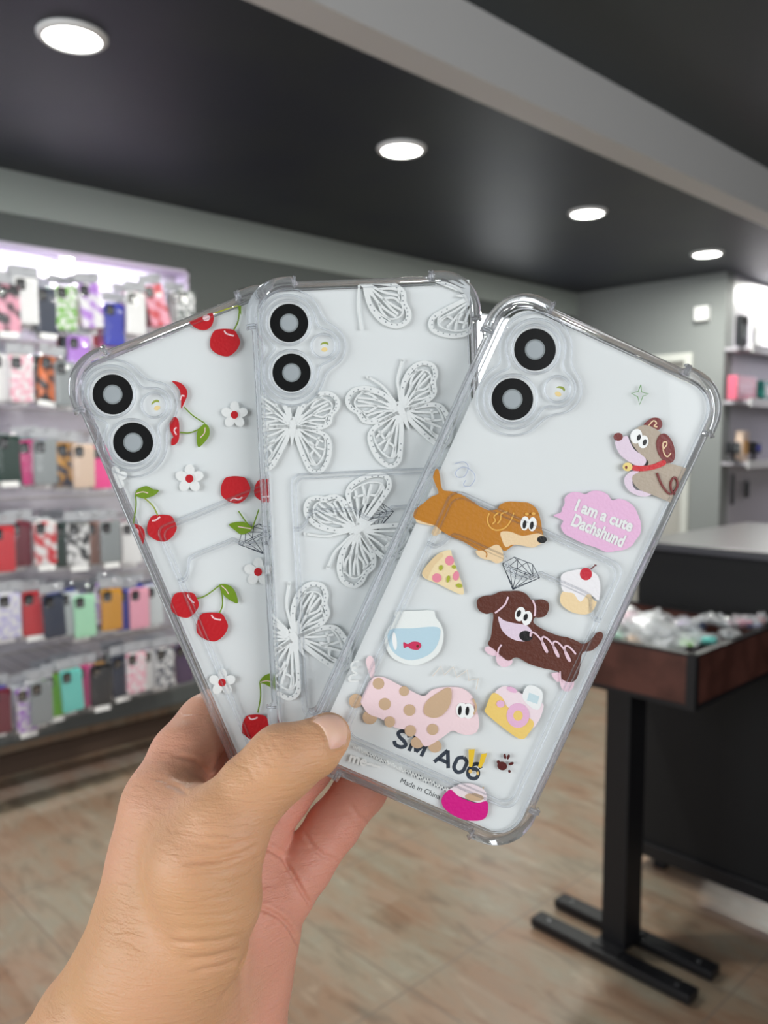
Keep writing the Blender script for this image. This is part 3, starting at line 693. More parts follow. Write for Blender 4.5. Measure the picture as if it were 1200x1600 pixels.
def make_case(k, label, ins_dx, camx, pocket):
    root = empty('phone_case'); root.matrix_world = MW[k]; tag(root, label, 'phone case', 'fanned clear phone cases')
    per = perim(HW, HL, CR)
    bm = nb()
    sec = [(-1.0, 0, .6, .2), (-.5, 0, 1.1, .4), (.5, .7, 1.1, .5), (1.1, 1.3, .5, .4), (1.4, 1.8, -.6, 0), (1.4, 1.8, -5.4, 0), (.9, 1.2, -6.4, 0), (-.1, 0, -6.4, 0), (-.35, 0, -1.0, 0), (-1.0, 0, -.4, 0)]
    sweep(bm, per, sec)
    obj('bumper_frame', bm, glass, root)
    # inner lip line and small ribs on the bumper
    bm = nb(); tube(bm, [Vector(((x - nx * 1.9) * mm, (y - ny * 1.9) * mm, .25 * mm)) for x, y, nx, ny, w in per[::2]], .28 * mm, 6, True)
    n = len(per)
    for i in range(n):
        if .35 < per[i][4] < .75 or (per[i][4] == 1 and per[(i + 1) % n][4] < 1):
            x, y, nx, ny, w = per[i]; tube(bm, [Vector(((x + nx * o) * mm, (y + ny * o) * mm, z * mm)) for o, z in ((-.6, 1.2), (1.2, 1.5), (2.9, .6), (3.1, -2))], .5 * mm, 6)
    obj('bumper_rib', bm, glass, root, True)
    # back sheet with the openings
    bm = nb(); o = bmesh.ops
    pts = [Vector((x - nx * .7, y - ny * .7)) for x, y, nx, ny, w in per[::2]]
    holes = [[Vector((camx + dx + r * math.cos(2 * PI * i / 32), cy + r * math.sin(2 * PI * i / 32))) for i in range(32)] for dx, cy, r in ((0, 71.2, 7.9), (0, 53.2, 7.9), (12.1, 62.2, 4.2))]
    loops = [pts] + holes; allp = [q for l in loops for q in l]
    vs = [bm.verts.new(V3(q, 0)) for q in allp]
    for t in tessellate_polygon([[Vector((q.x, q.y, 0)) for q in l] for l in loops]):
        try: bm.faces.new([vs[a] for a in t])
        except ValueError: pass
    obj('back_sheet', bm, sheet, root)
    # raised camera surround
    bm = nb()
    for off, r, z, fl in ((.5, .42, .55, 1.6), (2.7, .34, .2, 1.2)): tube(bm, [V3(q, z) for q in cam_contour(camx, off)], r * mm, 8, True, flat=fl)
    for dx, cy, r in ((0, 71.2, 8.0), (0, 53.2, 8.0), (12.1, 62.2, 4.3)):
        tube(bm, ring_pts(camx + dx, cy, r, .35, 64), .45 * mm, 10, True, flat=1.5)
    obj('camera_surround', bm, glass2, root, True)
    # card pocket: raised welded edge and its wavy mouth
    x0, x1, y0, y1, r = pocket
    bm = nb(); pk = []
    for cx, cy, a0 in ((x1 - r, y1 - r, 0), (x0 + r, y1 - r, 90), (x0 + r, y0 + r, 180), (x1 - r, y0 + r, 270)):
        for i in range(7):
            a = math.radians(a0 + 15 * i); pk.append(Vector((cx + r * math.cos(a), cy + r * math.sin(a))))
    for off, rr, z in ((0, .42, .35), (-1.5, .3, .3)):
        c = Vector(((x0 + x1) / 2, (y0 + y1) / 2)); w2, h2 = (x1 - x0) / 2, (y1 - y0) / 2
        tube(bm, [V3(Vector((c.x + (q.x - c.x) * (w2 + off) / w2, c.y + (q.y - c.y) * (h2 + off) / h2)), z) for q in pk], rr * mm, 8, True, flat=1.2)
    xm = (x0 + x1) / 2; yb = y1 - 19.5
    prof = [(x0, yb), (x0 + 2.5, yb), (x0 + 4.6, yb + 2.2), (x0 + 6.0, yb + 5.0), (x0 + 8.5, yb + 6.2), (xm - 9, yb + 6.2), (xm - 6.8, yb + 6.2), (xm - 5.0, yb + 4.4), (xm - 2.2, yb + 2.6), (xm, yb + 2.2)]
    prof += [(2 * xm - x, y) for x, y in prof[:-1][::-1]]
    mouth = catmull(prof, 4, False)
    for dy, rr in ((0, .38), (-1.1, .22)): tube(bm, [V3(q + Vector((0, dy)), .35) for q in mouth], rr * mm, 8, flat=1.2)
    obj('card_pocket_edge', bm, glass2, root, True)
    # the printed paper card inside the case
    ins = empty('insert_card'); ins.matrix_world = MW[k]
    tag(ins, {1: 'white insert card with black lens rings inside the cherry-printed case', 2: 'white insert card with black lens rings inside the butterfly-printed case', 3: 'white insert card with black lens rings inside the dachshund-printed case'}[k], 'insert card', 'insert cards inside the fanned cases')
    bm = slab(nb(), [((x + ins_dx * mm), y) for x, y in rrect(37.6 * mm, 82.6 * mm, 8 * mm, 8)], -1.5 * mm, -1.1 * mm, frame=lambda x, y, z: (x, y, z))
    obj('card', bm, paper, ins)
    for cy in (71.2, 53.2):
        a = Art(k, z0=-1.09); a.oval((camx, cy), 6.95, 6.95, ring_ink, mm_=True, n=48, th=.02).oval((camx, cy), 3.4, 3.4, ring_in, mm_=True, n=36, th=.02).oval((camx, cy), 2.85, 2.85, ring_c, mm_=True, n=36, th=.02); a.make('lens_ring_print', ins, 'black ring with a grey middle')
    a = Art(k, z0=-1.09); fx = camx + 12.3 + (.8 if k == 3 else 0)
    a.oval((fx + .2, 62.9), 1.5, 1.0, mat('olive_ink', srgb(150, 165, 60), .5), .2, True, th=.02).oval((fx, 62.3), 1.5, .8, paper, .1, True, th=.02).oval((fx + .1, 61.1), 1.1, .8, mat('cream_ink', srgb(240, 215, 150), .5), 0, True, th=.02)
    a.make('flash_print', ins, 'small olive and cream flash spot')
    # sketch of a cut diamond, printed in navy
    a = Art(k, z0=-1.09); g = [(-6.5, 2), (-3.6, 5.4), (3.0, 5.4), (7.0, 2.0), (0, -5.0)]; cx, cy, an = xm + .6, yb + 1.9, math.radians(3)
    def T(p): return (cx + p[0] * math.cos(an) - p[1] * math.sin(an), cy + p[0] * math.sin(an) + p[1] * math.cos(an))
    segs = [(g[0], g[1]), (g[1], g[2]), (g[2], g[3]), (g[3], g[4]), (g[4], g[0]), (g[0], g[3]), ((-4, 2), (-2.2, 5.2)), ((-4, 2), (0, -5)), ((-1.2, 2), (0, -5)), ((2, 2), (0, -5)), ((4.6, 2), (0, -5)), ((-2.2, 5.2), (-1.2, 2)), ((-1.2, 2), (1, 5.3)), ((1, 5.3), (4.6, 2)), ((4.6, 2), (3, 5.4)), ((-3.6, 5.4), (3.8, 1.8)), ((-6.3, 1.6), (0, -4.4)), ((6.6, 1.6), (0, -4.4)), ((-5.6, 1.4), (5.6, 1.5)), ((-4.5, .2), (4.8, .4))]
    for p, q in segs: a.line([T(p), T(q)], .2, ink_navy, True, False, .02, bump_h=False)
    a.make('diamond_sketch', ins, 'thin navy drawing of a cut diamond')
    a = Art(k, z0=-1.09); X = TXY[0]; H = 5.5; w = 1.12
    glyphs = [(4.3, [[(.95, .78), (.74, .97), (.3, .98), (.07, .76), (.28, .57), (.7, .44), (.95, .24), (.7, .03), (.25, .02), (.04, .22)]], True),
              (5.4, [[(.1, 0), (.1, 1)], [(.9, 0), (.9, 1)], [(.12, 1), (.5, .12)], [(.5, .12), (.88, 1)]], False), (1.9, [], False),
              (5.4, [[(.04, 0), (.5, 1)], [(.5, 1), (.96, 0)], [(.2, .3), (.8, .3)]], False), (3.9, [[(.5, 1), (.12, .82), (.06, .5), (.12, .18), (.5, 0), (.88, .18), (.94, .5), (.88, .82), (.5, 1)]], True),
              (4.0, [[(.92, .8), (.6, .98), (.22, .82), (.06, .42), (.2, .1), (.52, .0), (.86, .1), (.94, .34), (.78, .58), (.48, .62), (.2, .5), (.08, .36)]], True)]
    for gw, st, sm in glyphs:
        gw *= 1.06
        for ln in st: a.line([(X + gw * p[0], TXY[1] + .3 + H * p[1]) for p in ln], w, ink_navy, True, sm, .02, bump_h=False)
        X += gw + 1.0
    a.make('model_text', ins, 'large navy letters and digits')
    text_part('origin_text', 'Made in China', ink_grey, ins, OXY, 1.85, -1.08, sx=OSX)
    if k == 1:
        def sq(o):
            for ch in o.children:
                if ch.type == 'MESH':
                    for v in ch.data.vertices:
                        t = min(max((-.040 - v.co.y) / .030, 0), 1); v.co.y += .0055 * t * t * (3 - 2 * t)
        sq(root); sq(ins)
    return root
def text_part(name, txt, m, parent, xy, size, z, bold=0, sx=1.0, ang=0, th=.03, label=None, shear=0):
    cu = bpy.data.curves.new(name, 'FONT'); cu.body = txt; cu.size = size * mm / .72; cu.offset = bold * mm * .5; cu.extrude = th * mm; cu.resolution_u = 4; cu.shear = shear
    o = bpy.data.objects.new('tmp', cu); COL.objects.link(o); bpy.context.view_layer.update()
    me = bpy.data.meshes.new_from_object(o.evaluated_get(bpy.context.evaluated_depsgraph_get())); bpy.data.objects.remove(o)
    me.name = name; me.materials.clear(); me.materials.append(m)
    t = bpy.data.objects.new(name, me); COL.objects.link(t); t.parent = parent; t.location = (xy[0] * mm, xy[1] * mm, z * mm); t.rotation_euler = (0, 0, ang); t.scale = (sx, 1, 1)
    if label: t['label'] = label
    return t
_p, _q = L(3, 7, 384, 632), L(3, 7, 722, 784); TXY = (_p.x, _p.y - .9); TSX = 1.1
_p2, _q2 = L(3, 7, 412, 812), L(3, 7, 562, 880); OXY = (_p2.x, _p2.y); OSX = 1.0
c1 = make_case(1, 'clear phone case printed with red cherries, leftmost of the fan', 0, -28.4, (-32.4, 28, -74, 22.3, 3))
c2 = make_case(2, 'clear phone case printed with white lace butterflies, middle of the fan', 0, -27.4, (-29.3, 29.6, -74, 16, 3.5))
c3 = make_case(3, 'clear phone case printed with cartoon dachshunds, rightmost and front of the fan', 1.6, -23.8, (-29.7, 34.0, -73, 18, 4))

# ------------------------------------------------------------------ cherries on case 1
RED, RED2, GRN, GRN2, WHT = pm(190, 14, 28), pm(240, 205, 208), pm(112, 146, 20), pm(150, 165, 60), pm(232, 235, 233)
def cherry(z, c, r, hl=(.25, -.1), arc=((-.05, -.75), (.1, -.5), (.6, -.35)), part='cherry_print', extra=None, squash=.96):
    a = Art(1, z); x, y = c
    pts = [(x + r * q * math.cos(t), y + squash * r * q * math.sin(t)) for t, q in [(2 * PI * i / 14, 1 + (.03 if i % 3 == 0 else -.015) - (.06 if i in (10, 11) else 0)) for i in range(14)]]
    a.fill(pts, RED, th=.18)
    a.oval((x + r * hl[0], y + r * hl[1]), r * .28, r * .24, RED2, .3)
    a.line([(x + r * p, y + r * q) for p, q in arc], .55, RED2)
    if extra: extra(a)
    return a.clip().make(part, c1)
A_R = ((-.02, -.78), (.05, -.6), (.3, -.48), (.62, -.4))
cherry(1, (930, 392), 80, (.47, -.02), ((-.02, -.75), (.08, -.58), (.3, -.48), (.62, -.4)))
Art(1, 1).fill([(737, 277), (770, 262), (830, 240), (860, 232), (872, 262), (860, 305), (830, 328), (790, 325), (755, 303)], RED).oval((832, 263), 20, 18, RED2).clip().make('cherry_print', c1)
Art(1, 1).line([(870, 240), (935, 218), (1002, 198)], .35, pm(190, 195, 40)).line([(1008, 232), (1000, 285), (975, 335)], .42, GRN).fill([(1000, 198), (1018, 198), (1018, 248), (1006, 232)], GRN, smooth=False).make('leaf_print', c1)
Art(1, 1).fill([(648, 602), (690, 610), (722, 640), (730, 675), (715, 715), (697, 748), (697, 700), (690, 655), (670, 625)], RED).line([(692, 705), (700, 680), (715, 683)], .5, RED2).make('cherry_print', c1, 'red cherry cut off by the camera surround')
Art(1, 1).fill([(662, 793), (683, 815), (687, 860), (685, 910), (670, 938), (645, 945), (645, 915), (655, 900), (640, 870), (636, 830)], RED).line([(672, 850), (660, 865), (672, 890)], .5, RED2).make('cherry_print', c1, 'red cherry cut off by the camera surround')
a = Art(1, 1).line([(712, 740), (760, 787), (825, 828)], .4, GRN).line([(690, 876), (740, 879), (790, 860), (825, 830)], .4, GRN).fill([(825, 830), (846, 850), (848, 890), (822, 930), (790, 955), (780, 915), (784, 870), (800, 848)], GRN).line([(825, 850), (822, 880), (800, 905)], .3, RED2); a.make('leaf_print', c1)
def flower(z, c, r=1, core=True, n=5, a0=-90):
    a = Art(1, z); x, y = c; s = ZOOM[z][2] / 3.4286 * r
    for i in range(n):
        t = math.radians(a0 + 72 * i); a.oval((x + 42 * s * math.cos(t), y + 42 * s * math.sin(t)), 31 * s, 25 * s, WHT, t)
    a.oval((x, y), 26 * s, 26 * s, WHT)
    if core: a.oval((x, y), 20 * s, 21 * s, RED, th=.2)
    a.clip().make('flower_print', c1, 'white five-petal flower' + (' with a red centre' if core else ''))
flower(1, (983, 783)); flower(1, (742, 1124), 1.06); flower(2, (838, 350), 1.05); flower(2, (628, 997)); flower(1, (345, 1120), .9, False, 3, -90)
a = Art(1, 1).fill([(450, 1210), (462, 1182), (510, 1163), (545, 1180), (577, 1188), (550, 1215), (500, 1230), (465, 1222)], GRN).line([(455, 1205), (490, 1195), (520, 1202)], .3, RED2).line([(452, 1212), (455, 1270), (440, 1365)], .42, GRN).line([(500, 1228), (545, 1270), (572, 1322)], .42, GRN2); a.make('leaf_print', c1)
cherry(2, (273, 90), 86, (.28, -.5), ((-.65, -.45), (-.4, -.5), (-.1, -.72)))
Art(1, 2).fill([(88, 75), (130, 72), (163, 95), (175, 140), (163, 188), (145, 202), (120, 150)], RED).oval((122, 115), 17, 20, RED2).clip().make('cherry_print', c1)
cherry(1, (987, 1180), 79, (-.28, .45), ((-.35, .78), (-.1, .62), (.2, .7), (.48, .55)))
cherry(1, (1155, 1185), 68, (-.25, .3), ((-.3, .6), (0, .5), (.3, .6)))
Art(1, 2).fill([(668, 75), (700, 60), (760, 60), (802, 97), (780, 120), (740, 132), (705, 110)], GRN).line([(720, 85), (760, 92), (800, 98)], .3, RED2).line([(723, -5), (765, 55), (800, 97)], .42, GRN).line([(842, -15), (822, 45), (803, 97)], .42, GRN).make('leaf_print', c1)
cherry(2, (407, 540), 82, (.42, .12), ((.22, -.72), (.3, -.5), (.55, -.2), (.7, -.1)))
cherry(2, (567, 668), 92, (.44, -.08), ((-.02, -.72), (.08, -.55), (.3, -.44), (.6, -.4)))
Art(1, 2).line([(468, 510), (530, 490), (612, 430)], .42, GRN).line([(605, 602), (628, 550), (626, 480), (614, 430)], .42, GRN).fill([(612, 425), (660, 425), (700, 460), (720, 532), (680, 520), (640, 490), (620, 455)], GRN).line([(622, 430), (650, 455), (665, 480)], .3, RED2).make('leaf_print', c1)
cherry(2, (825, 1258), 83, (.32, -.44), ((-.5, -.72), (-.35, -.55), (-.1, -.58), (.12, -.68)))
Art(1, 2).line([(836, 1175), (852, 1080), (848, 1000)], .42, GRN).fill([(845, 1000), (860, 970), (890, 950), (930, 950), (935, 1035), (900, 1020), (870, 1005)], GRN).line([(850, 998), (885, 988), (925, 995)], .3, RED2).make('leaf_print', c1)

# ------------------------------------------------------------------ lace butterflies on case 2
LACE, DOT = pm(228, 232, 231, .3), pm(158, 165, 167)
FORE = [(.05, .08), (.2, .42), (.45, .66), (.72, .72), (.9, .6), (.9, .42), (.8, .28), (.74, .08), (.5, -.02), (.08, .0)]
HIND = [(.05, -.02), (.4, -.06), (.72, -.18), (.80, -.42), (.76, -.72), (.62, -.93), (.42, -.9), (.26, -.62), (.1, -.25)]
VF = [[(.08, .05), (.35, .36), (.7, .56)], [(.08, .04), (.4, .26), (.78, .42)], [(.08, .03), (.4, .14), (.7, .16)], [(.35, .36), (.42, .5), (.6, .64)], [(.4, .26), (.56, .4), (.72, .5)], [(.4, .26), (.6, .22), (.72, .28)], [(.3, .1), (.5, .06), (.66, .06)]]
VH = [[(.08, -.03), (.4, -.2), (.66, -.3)], [(.08, -.05), (.36, -.36), (.62, -.62)], [(.1, -.1), (.3, -.46), (.46, -.78)], [(.36, -.3), (.52, -.42), (.68, -.46)], [(.36, -.36), (.5, -.4), (.56, -.2)], [(.46, -.5), (.4, -.62), (.52, -.78)]]
def butterfly(z, c, head, size, wings=('FL', 'FR', 'HL', 'HR'), ant=True, cutf=None):
    a = Art(2, z); h = Vector(head).normalized(); r = Vector((-h.y, h.x))       # right-hand side in picture axes
    k = size
    def T(p, s): return (c[0] + (r.x * p[0] * s + h.x * p[1]) * k, c[1] + (r.y * p[0] * s + h.y * p[1]) * k)
    u = size / ZOOM[z][2] / 4.3                       # mm per unit
    for wg in wings:
        s = 1 if wg[1] == 'R' else -1; out, vein = (FORE, VF) if wg[0] == 'F' else (HIND, VH)
        loop = out + [out[0]]
        a.line([T(p, s) for p in loop], .085 * u, LACE, th=.22, bump_h=False)
        outer = catmull([Vector(p) for p in out[1:-1]], 7, False)
        for q in outer[::3]:
            e = q * .975; a.oval(T((e.x, e.y), s), .016 * k, .016 * k, DOT, n=8, th=.26); a.h -= 1
        inn = [(p[0] * .84 + .03, p[1] * .84) for p in loop]
        a.line([T(p, s) for p in inn], .028 * u, LACE, th=.16, bump_h=False)
        for v in vein: a.line([T(p, s) for p in v], .042 * u, LACE, th=.16, bump_h=False)
        a.line([T(p, s) for p in [(0, 0), (.22 if wg[0] == 'F' else .2, .24 if wg[0] == 'F' else -.22)]], .16 * u, LACE, th=.2, taper=True, bump_h=False)
    if len(wings) > 2:
        a.fill([T(p, 1) for p in [(-.05, .12), (0, .2), (.05, .12), (.07, 0), (.04, -.25), (0, -.42), (-.04, -.25), (-.07, 0)]], LACE, th=.3)
    if ant:
        for s in ((1, -1) if len(wings) > 2 else (1,)):
            a.line([T(p, s) for p in [(.03, .12), (.1, .38), (.18, .62), (.40, .92) if s > 0 else (.36, .86)]], .045 * u, LACE, th=.2, bump_h=False); a.oval(T((.40, .92) if s > 0 else (.36, .86), s), .035 * k, .035 * k, LACE, n=10, th=.2)
    if cutf: a.cut(cutf)
    a.clip(38.9, 84.0).make('butterfly_print', c2, 'white raised lace butterfly')
_cc = [Vector((-27.4, 71.2)), Vector((-27.4, 53.2)), Vector((-15.3, 62.2))]
in_cam = lambda q: any((Vector((q.x, q.y)) - c).length < rr for c, rr in zip(_cc, (12.6, 12.6, 8.6)))
butterfly(3, (780, 700), (-75, -185), 250)
butterfly(3, (245, 775), (10, -180), 235, cutf=in_cam)
butterfly(3, (592, 62), (-30, 200), 270, ('FL', 'HL'), False)
Art(2, 3).line([(572, 80), (568, 180), (578, 260), (585, 295)], .75, LACE, th=.2).oval((583, 292), 10, 10, LACE).clip().make('butterfly_print', c2, 'feeler of a lace butterfly')
butterfly(3, (1150, 130), (200, -10), 245, ('FL', 'HL', 'HR', 'FR'), False)
butterfly(4, (565, 340), (-200, 110), 292)
butterfly(4, (212, 940), (-100, -180), 300)



# ------------------------------------------------------------------ dachshund prints on case 3
BLK, EYE = pm(14, 14, 18), pm(246, 248, 246)
BEI, MAR, LIL, CRM = pm(178, 164, 146), pm(118, 36, 34), pm(226, 208, 224), pm(236, 208, 166)
a = Art(3, 5)
a.fill([(815, 600), (825, 585), (850, 568), (880, 570), (892, 592), (885, 612), (865, 620), (845, 608)], MAR)
a.line([(835, 600), (855, 580), (868, 590), (858, 602), (872, 606)], .4, CRM)
a.fill([(738, 812), (765, 790), (795, 790), (772, 815), (768, 845), (785, 868), (830, 873), (848, 885), (820, 896), (785, 890), (750, 868), (735, 840)], LIL)
a.fill([(760, 640), (775, 618), (815, 598), (860, 612), (890, 640), (905, 700), (900, 748), (950, 765), (1000, 785), (1010, 830), (960, 930), (920, 918), (890, 905), (850, 888), (800, 868), (772, 840), (768, 810), (800, 790), (835, 755), (800, 720), (775, 690), (762, 665)], BEI)
a.fill([(697, 665), (722, 650), (745, 643), (757, 668), (775, 700), (800, 718), (824, 742), (815, 765), (790, 770), (755, 752), (720, 725), (702, 695)], LIL)
a.oval((708, 647), 19, 17, MAR).oval((783, 645), 24, 31, EYE, .2).oval((812, 668), 21, 27, EYE, .2).oval((793, 650), 7.5, 13, BLK, .3).oval((817, 670), 7.5, 13, BLK, .3)
a.fill([(880, 640), (905, 635), (930, 665), (943, 710), (938, 745), (915, 757), (892, 742), (873, 712), (866, 672)], MAR)
a.line([(893, 700), (908, 680), (905, 668), (893, 675), (896, 712), (910, 730), (926, 715)], .4, CRM)
a.fill([(768, 766), (800, 768), (850, 762), (896, 744), (903, 762), (860, 781), (810, 790), (768, 786)], pm(205, 30, 40))
a.oval((746, 772), 19, 18, pm(238, 214, 130)).oval((739, 774), 5, 7, MAR)
a.line([(868, 797), (890, 850), (925, 886), (953, 850), (943, 815), (926, 835), (928, 870), (946, 888)], .55, MAR)
a.clip(38.9).make('dachshund_print', c3, 'beige dachshund with maroon ears and a red collar')
Art(3, 5).line([(803, 430), (806, 460), (836, 468), (812, 478), (798, 512), (790, 480), (764, 466), (792, 458), (803, 430)], .3, pm(120, 160, 110), smooth=False).make('sparkle_print', c3, 'thin green four-point sparkle')
a = Art(3, 5); a.fill([(440, 975), (470, 962), (475, 945), (486, 925), (487, 900), (510, 880), (540, 877), (572, 885), (600, 872), (635, 873), (665, 888), (682, 910), (712, 905), (745, 915), (775, 940), (792, 975), (803, 1010), (800, 1050), (780, 1078), (765, 1100), (730, 1118), (700, 1122), (665, 1128), (640, 1120), (615, 1108), (590, 1100), (560, 1090), (520, 1070), (485, 1050), (470, 1020), (478, 995)], pm(232, 184, 218), th=.15)
bub = a.make('speech_bubble_print', c3, 'pink cloud-shaped speech bubble with white words')
p = L(3, 5, 524, 938); q = L(3, 5, 762, 1030); p2 = L(3, 5, 511, 996); q2 = L(3, 5, 726, 1090)
for nm, tx, aa, bb, sz in (('bubble_text', 'I am a cute', p, q, 3.9), ('bubble_text', 'Dachshund', p2, q2, 4.1)):
    ang = math.atan2((bb - aa).y, (bb - aa).x); t = text_part(nm, tx, WHT, bub, (aa.x, aa.y), sz, .42, bold=.44, ang=ang, th=.05)
    w = max(v.co.x for v in t.data.vertices); t.scale.x = (bb - aa).length * mm / w
    t.scale.y = 1.0; t.location.x += .3 * mm; t.location.y -= (.9 if tx[0] == 'I' else 1.3) * mm
GOL, GL2 = pm(190, 124, 32), pm(228, 176, 84)
a = Art(3, 6)
a.fill([(95, 285), (150, 288), (188, 308), (178, 320), (130, 312), (100, 303)], CRM).fill([(175, 345), (198, 318), (222, 345), (195, 368), (175, 365)], CRM)
a.fill([(183, 60), (191, 42), (205, 45), (213, 80), (218, 120), (230, 145), (265, 150), (310, 163), (360, 192), (410, 225), (450, 242), (490, 240), (512, 215), (550, 201), (600, 203), (650, 208), (690, 240), (708, 290), (716, 340), (722, 372), (700, 395), (640, 408), (580, 415), (550, 435), (530, 445), (505, 425), (470, 445), (420, 448), (380, 430), (330, 400), (270, 375), (220, 345), (190, 320), (150, 308), (100, 290), (82, 275), (92, 240), (130, 210), (170, 178), (205, 160), (192, 120), (179, 85)], GOL)
a.fill([(512, 352), (560, 350), (620, 370), (700, 358), (738, 388), (706, 410), (670, 428), (620, 418), (570, 414), (538, 425), (520, 395)], CRM).oval((715, 388), 24, 18, BLK)
a.fill([(390, 445), (430, 440), (488, 413), (515, 430), (525, 470), (520, 495), (490, 505), (460, 490), (430, 485), (403, 470)], CRM).line([(425, 440), (442, 455), (440, 475)], .4, GOL)
a.line([(455, 258), (446, 290), (458, 325), (490, 342), (530, 332), (558, 300), (577, 255)], .45, GL2).line([(545, 250), (515, 262), (510, 290), (495, 310)], .45, GL2).line([(500, 255), (478, 275), (485, 295), (470, 312)], .45, GL2)
a.oval((630, 308), 21, 35, EYE, .1).oval((667, 312), 21, 35, EYE, .1).oval((628, 314), 9, 21, BLK, .15).oval((663, 318), 9, 20, BLK, .15).oval((640, 262), 9, 7, GL2).oval((672, 260), 9, 7, GL2)
a.make('dachshund_print', c3, 'long golden brown dachshund with a cream muzzle')
Art(3, 6).line([(285, 15), (330, 5), (352, 30), (335, 75), (300, 80), (290, 55), (330, 30), (375, 55), (385, 90), (360, 125), (330, 120), (340, 95)], .22, pm(170, 180, 205)).make('spring_print', c3, 'thin bluish spiral')
a = Art(3, 6); a.fill([(125, 550), (160, 500), (210, 455), (262, 440), (272, 465), (292, 525), (326, 620), (325, 660), (270, 640), (200, 605), (140, 580)], pm(240, 220, 176)); a.fill([(125, 552), (160, 500), (210, 455), (228, 470), (185, 515), (158, 565), (150, 582)], pm(230, 204, 158))
for c, rx, ry, m in (((260, 492), 22, 24, 0), ((197, 577), 23, 22, 0), ((292, 567), 15, 23, 0), ((217, 527), 9, 14, 1), ((282, 523), 11, 9, 1), ((253, 582), 8, 17, 1), ((307, 615), 15, 10, 1)): a.oval(c, rx, ry, pm(232, 140, 160) if m == 0 else pm(170, 178, 50), .2)
a.make('pizza_print', c3, 'cream pizza slice with pink and green toppings')
a = Art(3, 6); a.fill([(805, 680), (820, 645), (870, 648), (905, 690), (940, 652), (972, 688), (985, 700), (960, 745), (920, 758), (860, 745), (815, 712)], pm(240, 214, 168)).fill([(808, 600), (815, 560), (860, 542), (920, 535), (985, 560), (1003, 620), (995, 685), (970, 672), (940, 657), (905, 695), (872, 655), (840, 648), (818, 640)], pm(240, 238, 240)).oval((932, 558), 30, 31, pm(200, 26, 50)).line([(955, 535), (978, 516)], .4, pm(110, 60, 60)).line([(972, 514), (984, 516)], .5, pm(110, 60, 60), smooth=False)
a.make('ice_cream_print', c3, 'white and cream sundae with a red cherry')
BRN = pm(92, 44, 30)
a = Art(3, 6); PNK = pm(236, 206, 218)
a.fill([(433, 925), (462, 915), (500, 945), (485, 962), (450, 952)], PNK).fill([(490, 960), (520, 950), (567, 980), (562, 1005), (528, 1017), (497, 1000)], PNK).fill([(762, 1050), (802, 1045), (806, 1080), (788, 1088)], PNK).fill([(808, 1080), (865, 1080), (872, 1110), (847, 1136), (815, 1126)], PNK)
a.fill([(394, 705), (400, 682), (430, 666), (470, 662), (510, 645), (560, 642), (605, 642), (640, 658), (668, 690), (700, 683), (728, 686), (748, 702), (748, 735), (730, 765), (700, 773), (680, 772), (675, 798), (720, 830), (790, 860), (850, 873), (895, 892), (915, 903), (950, 888), (980, 852), (1005, 842), (1016, 862), (1000, 900), (960, 935), (915, 945), (905, 1000), (895, 1050), (875, 1085), (840, 1090), (812, 1072), (795, 1040), (720, 1022), (650, 1000), (590, 968), (550, 985), (512, 960), (480, 930), (450, 905), (463, 870), (470, 820), (474, 752), (440, 755), (405, 737)], BRN)
a.fill([(500, 768), (530, 787), (580, 800), (640, 812), (668, 848), (645, 885), (600, 888), (555, 870), (522, 840), (506, 805)], LIL).oval((635, 863), 33, 26, BLK, .15)
a.oval((607, 755), 25, 36, EYE, .25).oval((641, 775), 24, 36, EYE, .25).oval((600, 752), 10, 18, BLK, .3).oval((634, 770), 10, 18, BLK, .3)
a.line([(548, 670), (530, 710), (483, 750)], .55, PNK).line([(668, 685), (681, 720), (678, 765)], .55, PNK).line([(515, 905), (500, 930), (497, 965)], .45, PNK).line([(803, 1035), (806, 1090)], .35, PNK)
sw = []
for i in range(60):
    t = i / 59; sw.append((672 + 190 * t + 26 * math.cos(2 * PI * 3.4 * t + 2.6) + 8, 872 + 75 * t + 44 * math.sin(2 * PI * 3.4 * t + 3.6) + 12))
a.line(sw, .55, PNK, smooth=False)
a.make('dachshund_print', c3, 'dark brown dachshund with a pale pink muzzle')
a = Art(3, 7); a.fill([(395, 45), (480, 41), (560, 40), (575, 72), (600, 108), (608, 160), (592, 220), (550, 260), (490, 283), (430, 275), (375, 245), (348, 190), (350, 140), (378, 98), (392, 70)], pm(236, 241, 238)).fill([(370, 125), (470, 118), (580, 113), (593, 150), (570, 210), (520, 248), (450, 260), (390, 230), (362, 180)], pm(188, 216, 228)).oval((390, 175), 10, 40, EYE, -.1)
a.fill([(430, 180), (448, 188), (470, 178), (498, 180), (509, 197), (492, 215), (462, 210), (448, 200), (432, 206)], pm(208, 52, 92)).oval((492, 198), 6, 6, MAR)
a.make('fishbowl_print', c3, 'round fishbowl with blue water and a pink fish')
Art(3, 7).line([(560, 332), (598, 288), (612, 328), (652, 290), (668, 338), (714, 306), (722, 352), (764, 343), (755, 390)], .38, pm(222, 214, 204), smooth=False).make('spring_print', c3, 'thin beige zigzag')
PK2, TAN = pm(242, 216, 220), pm(204, 174, 142)
a = Art(3, 7)
for c, rx, ry in (((280, 515), 33, 32), ((492, 628), 30, 26), ((570, 645), 30, 28)): a.oval(c, rx, ry, TAN)
a.fill([(262, 262), (280, 240), (300, 265), (300, 320), (285, 340), (270, 300)], PK2).oval((217, 442), 30, 32, TAN, .6)
a.fill([(240, 440), (262, 390), (292, 340), (340, 336), (400, 365), (460, 395), (520, 420), (560, 392), (620, 380), (690, 385), (735, 420), (755, 470), (766, 540), (755, 580), (720, 593), (680, 587), (645, 575), (592, 612), (528, 645), (498, 610), (440, 572), (390, 560), (330, 522), (275, 500), (248, 465)], PK2)
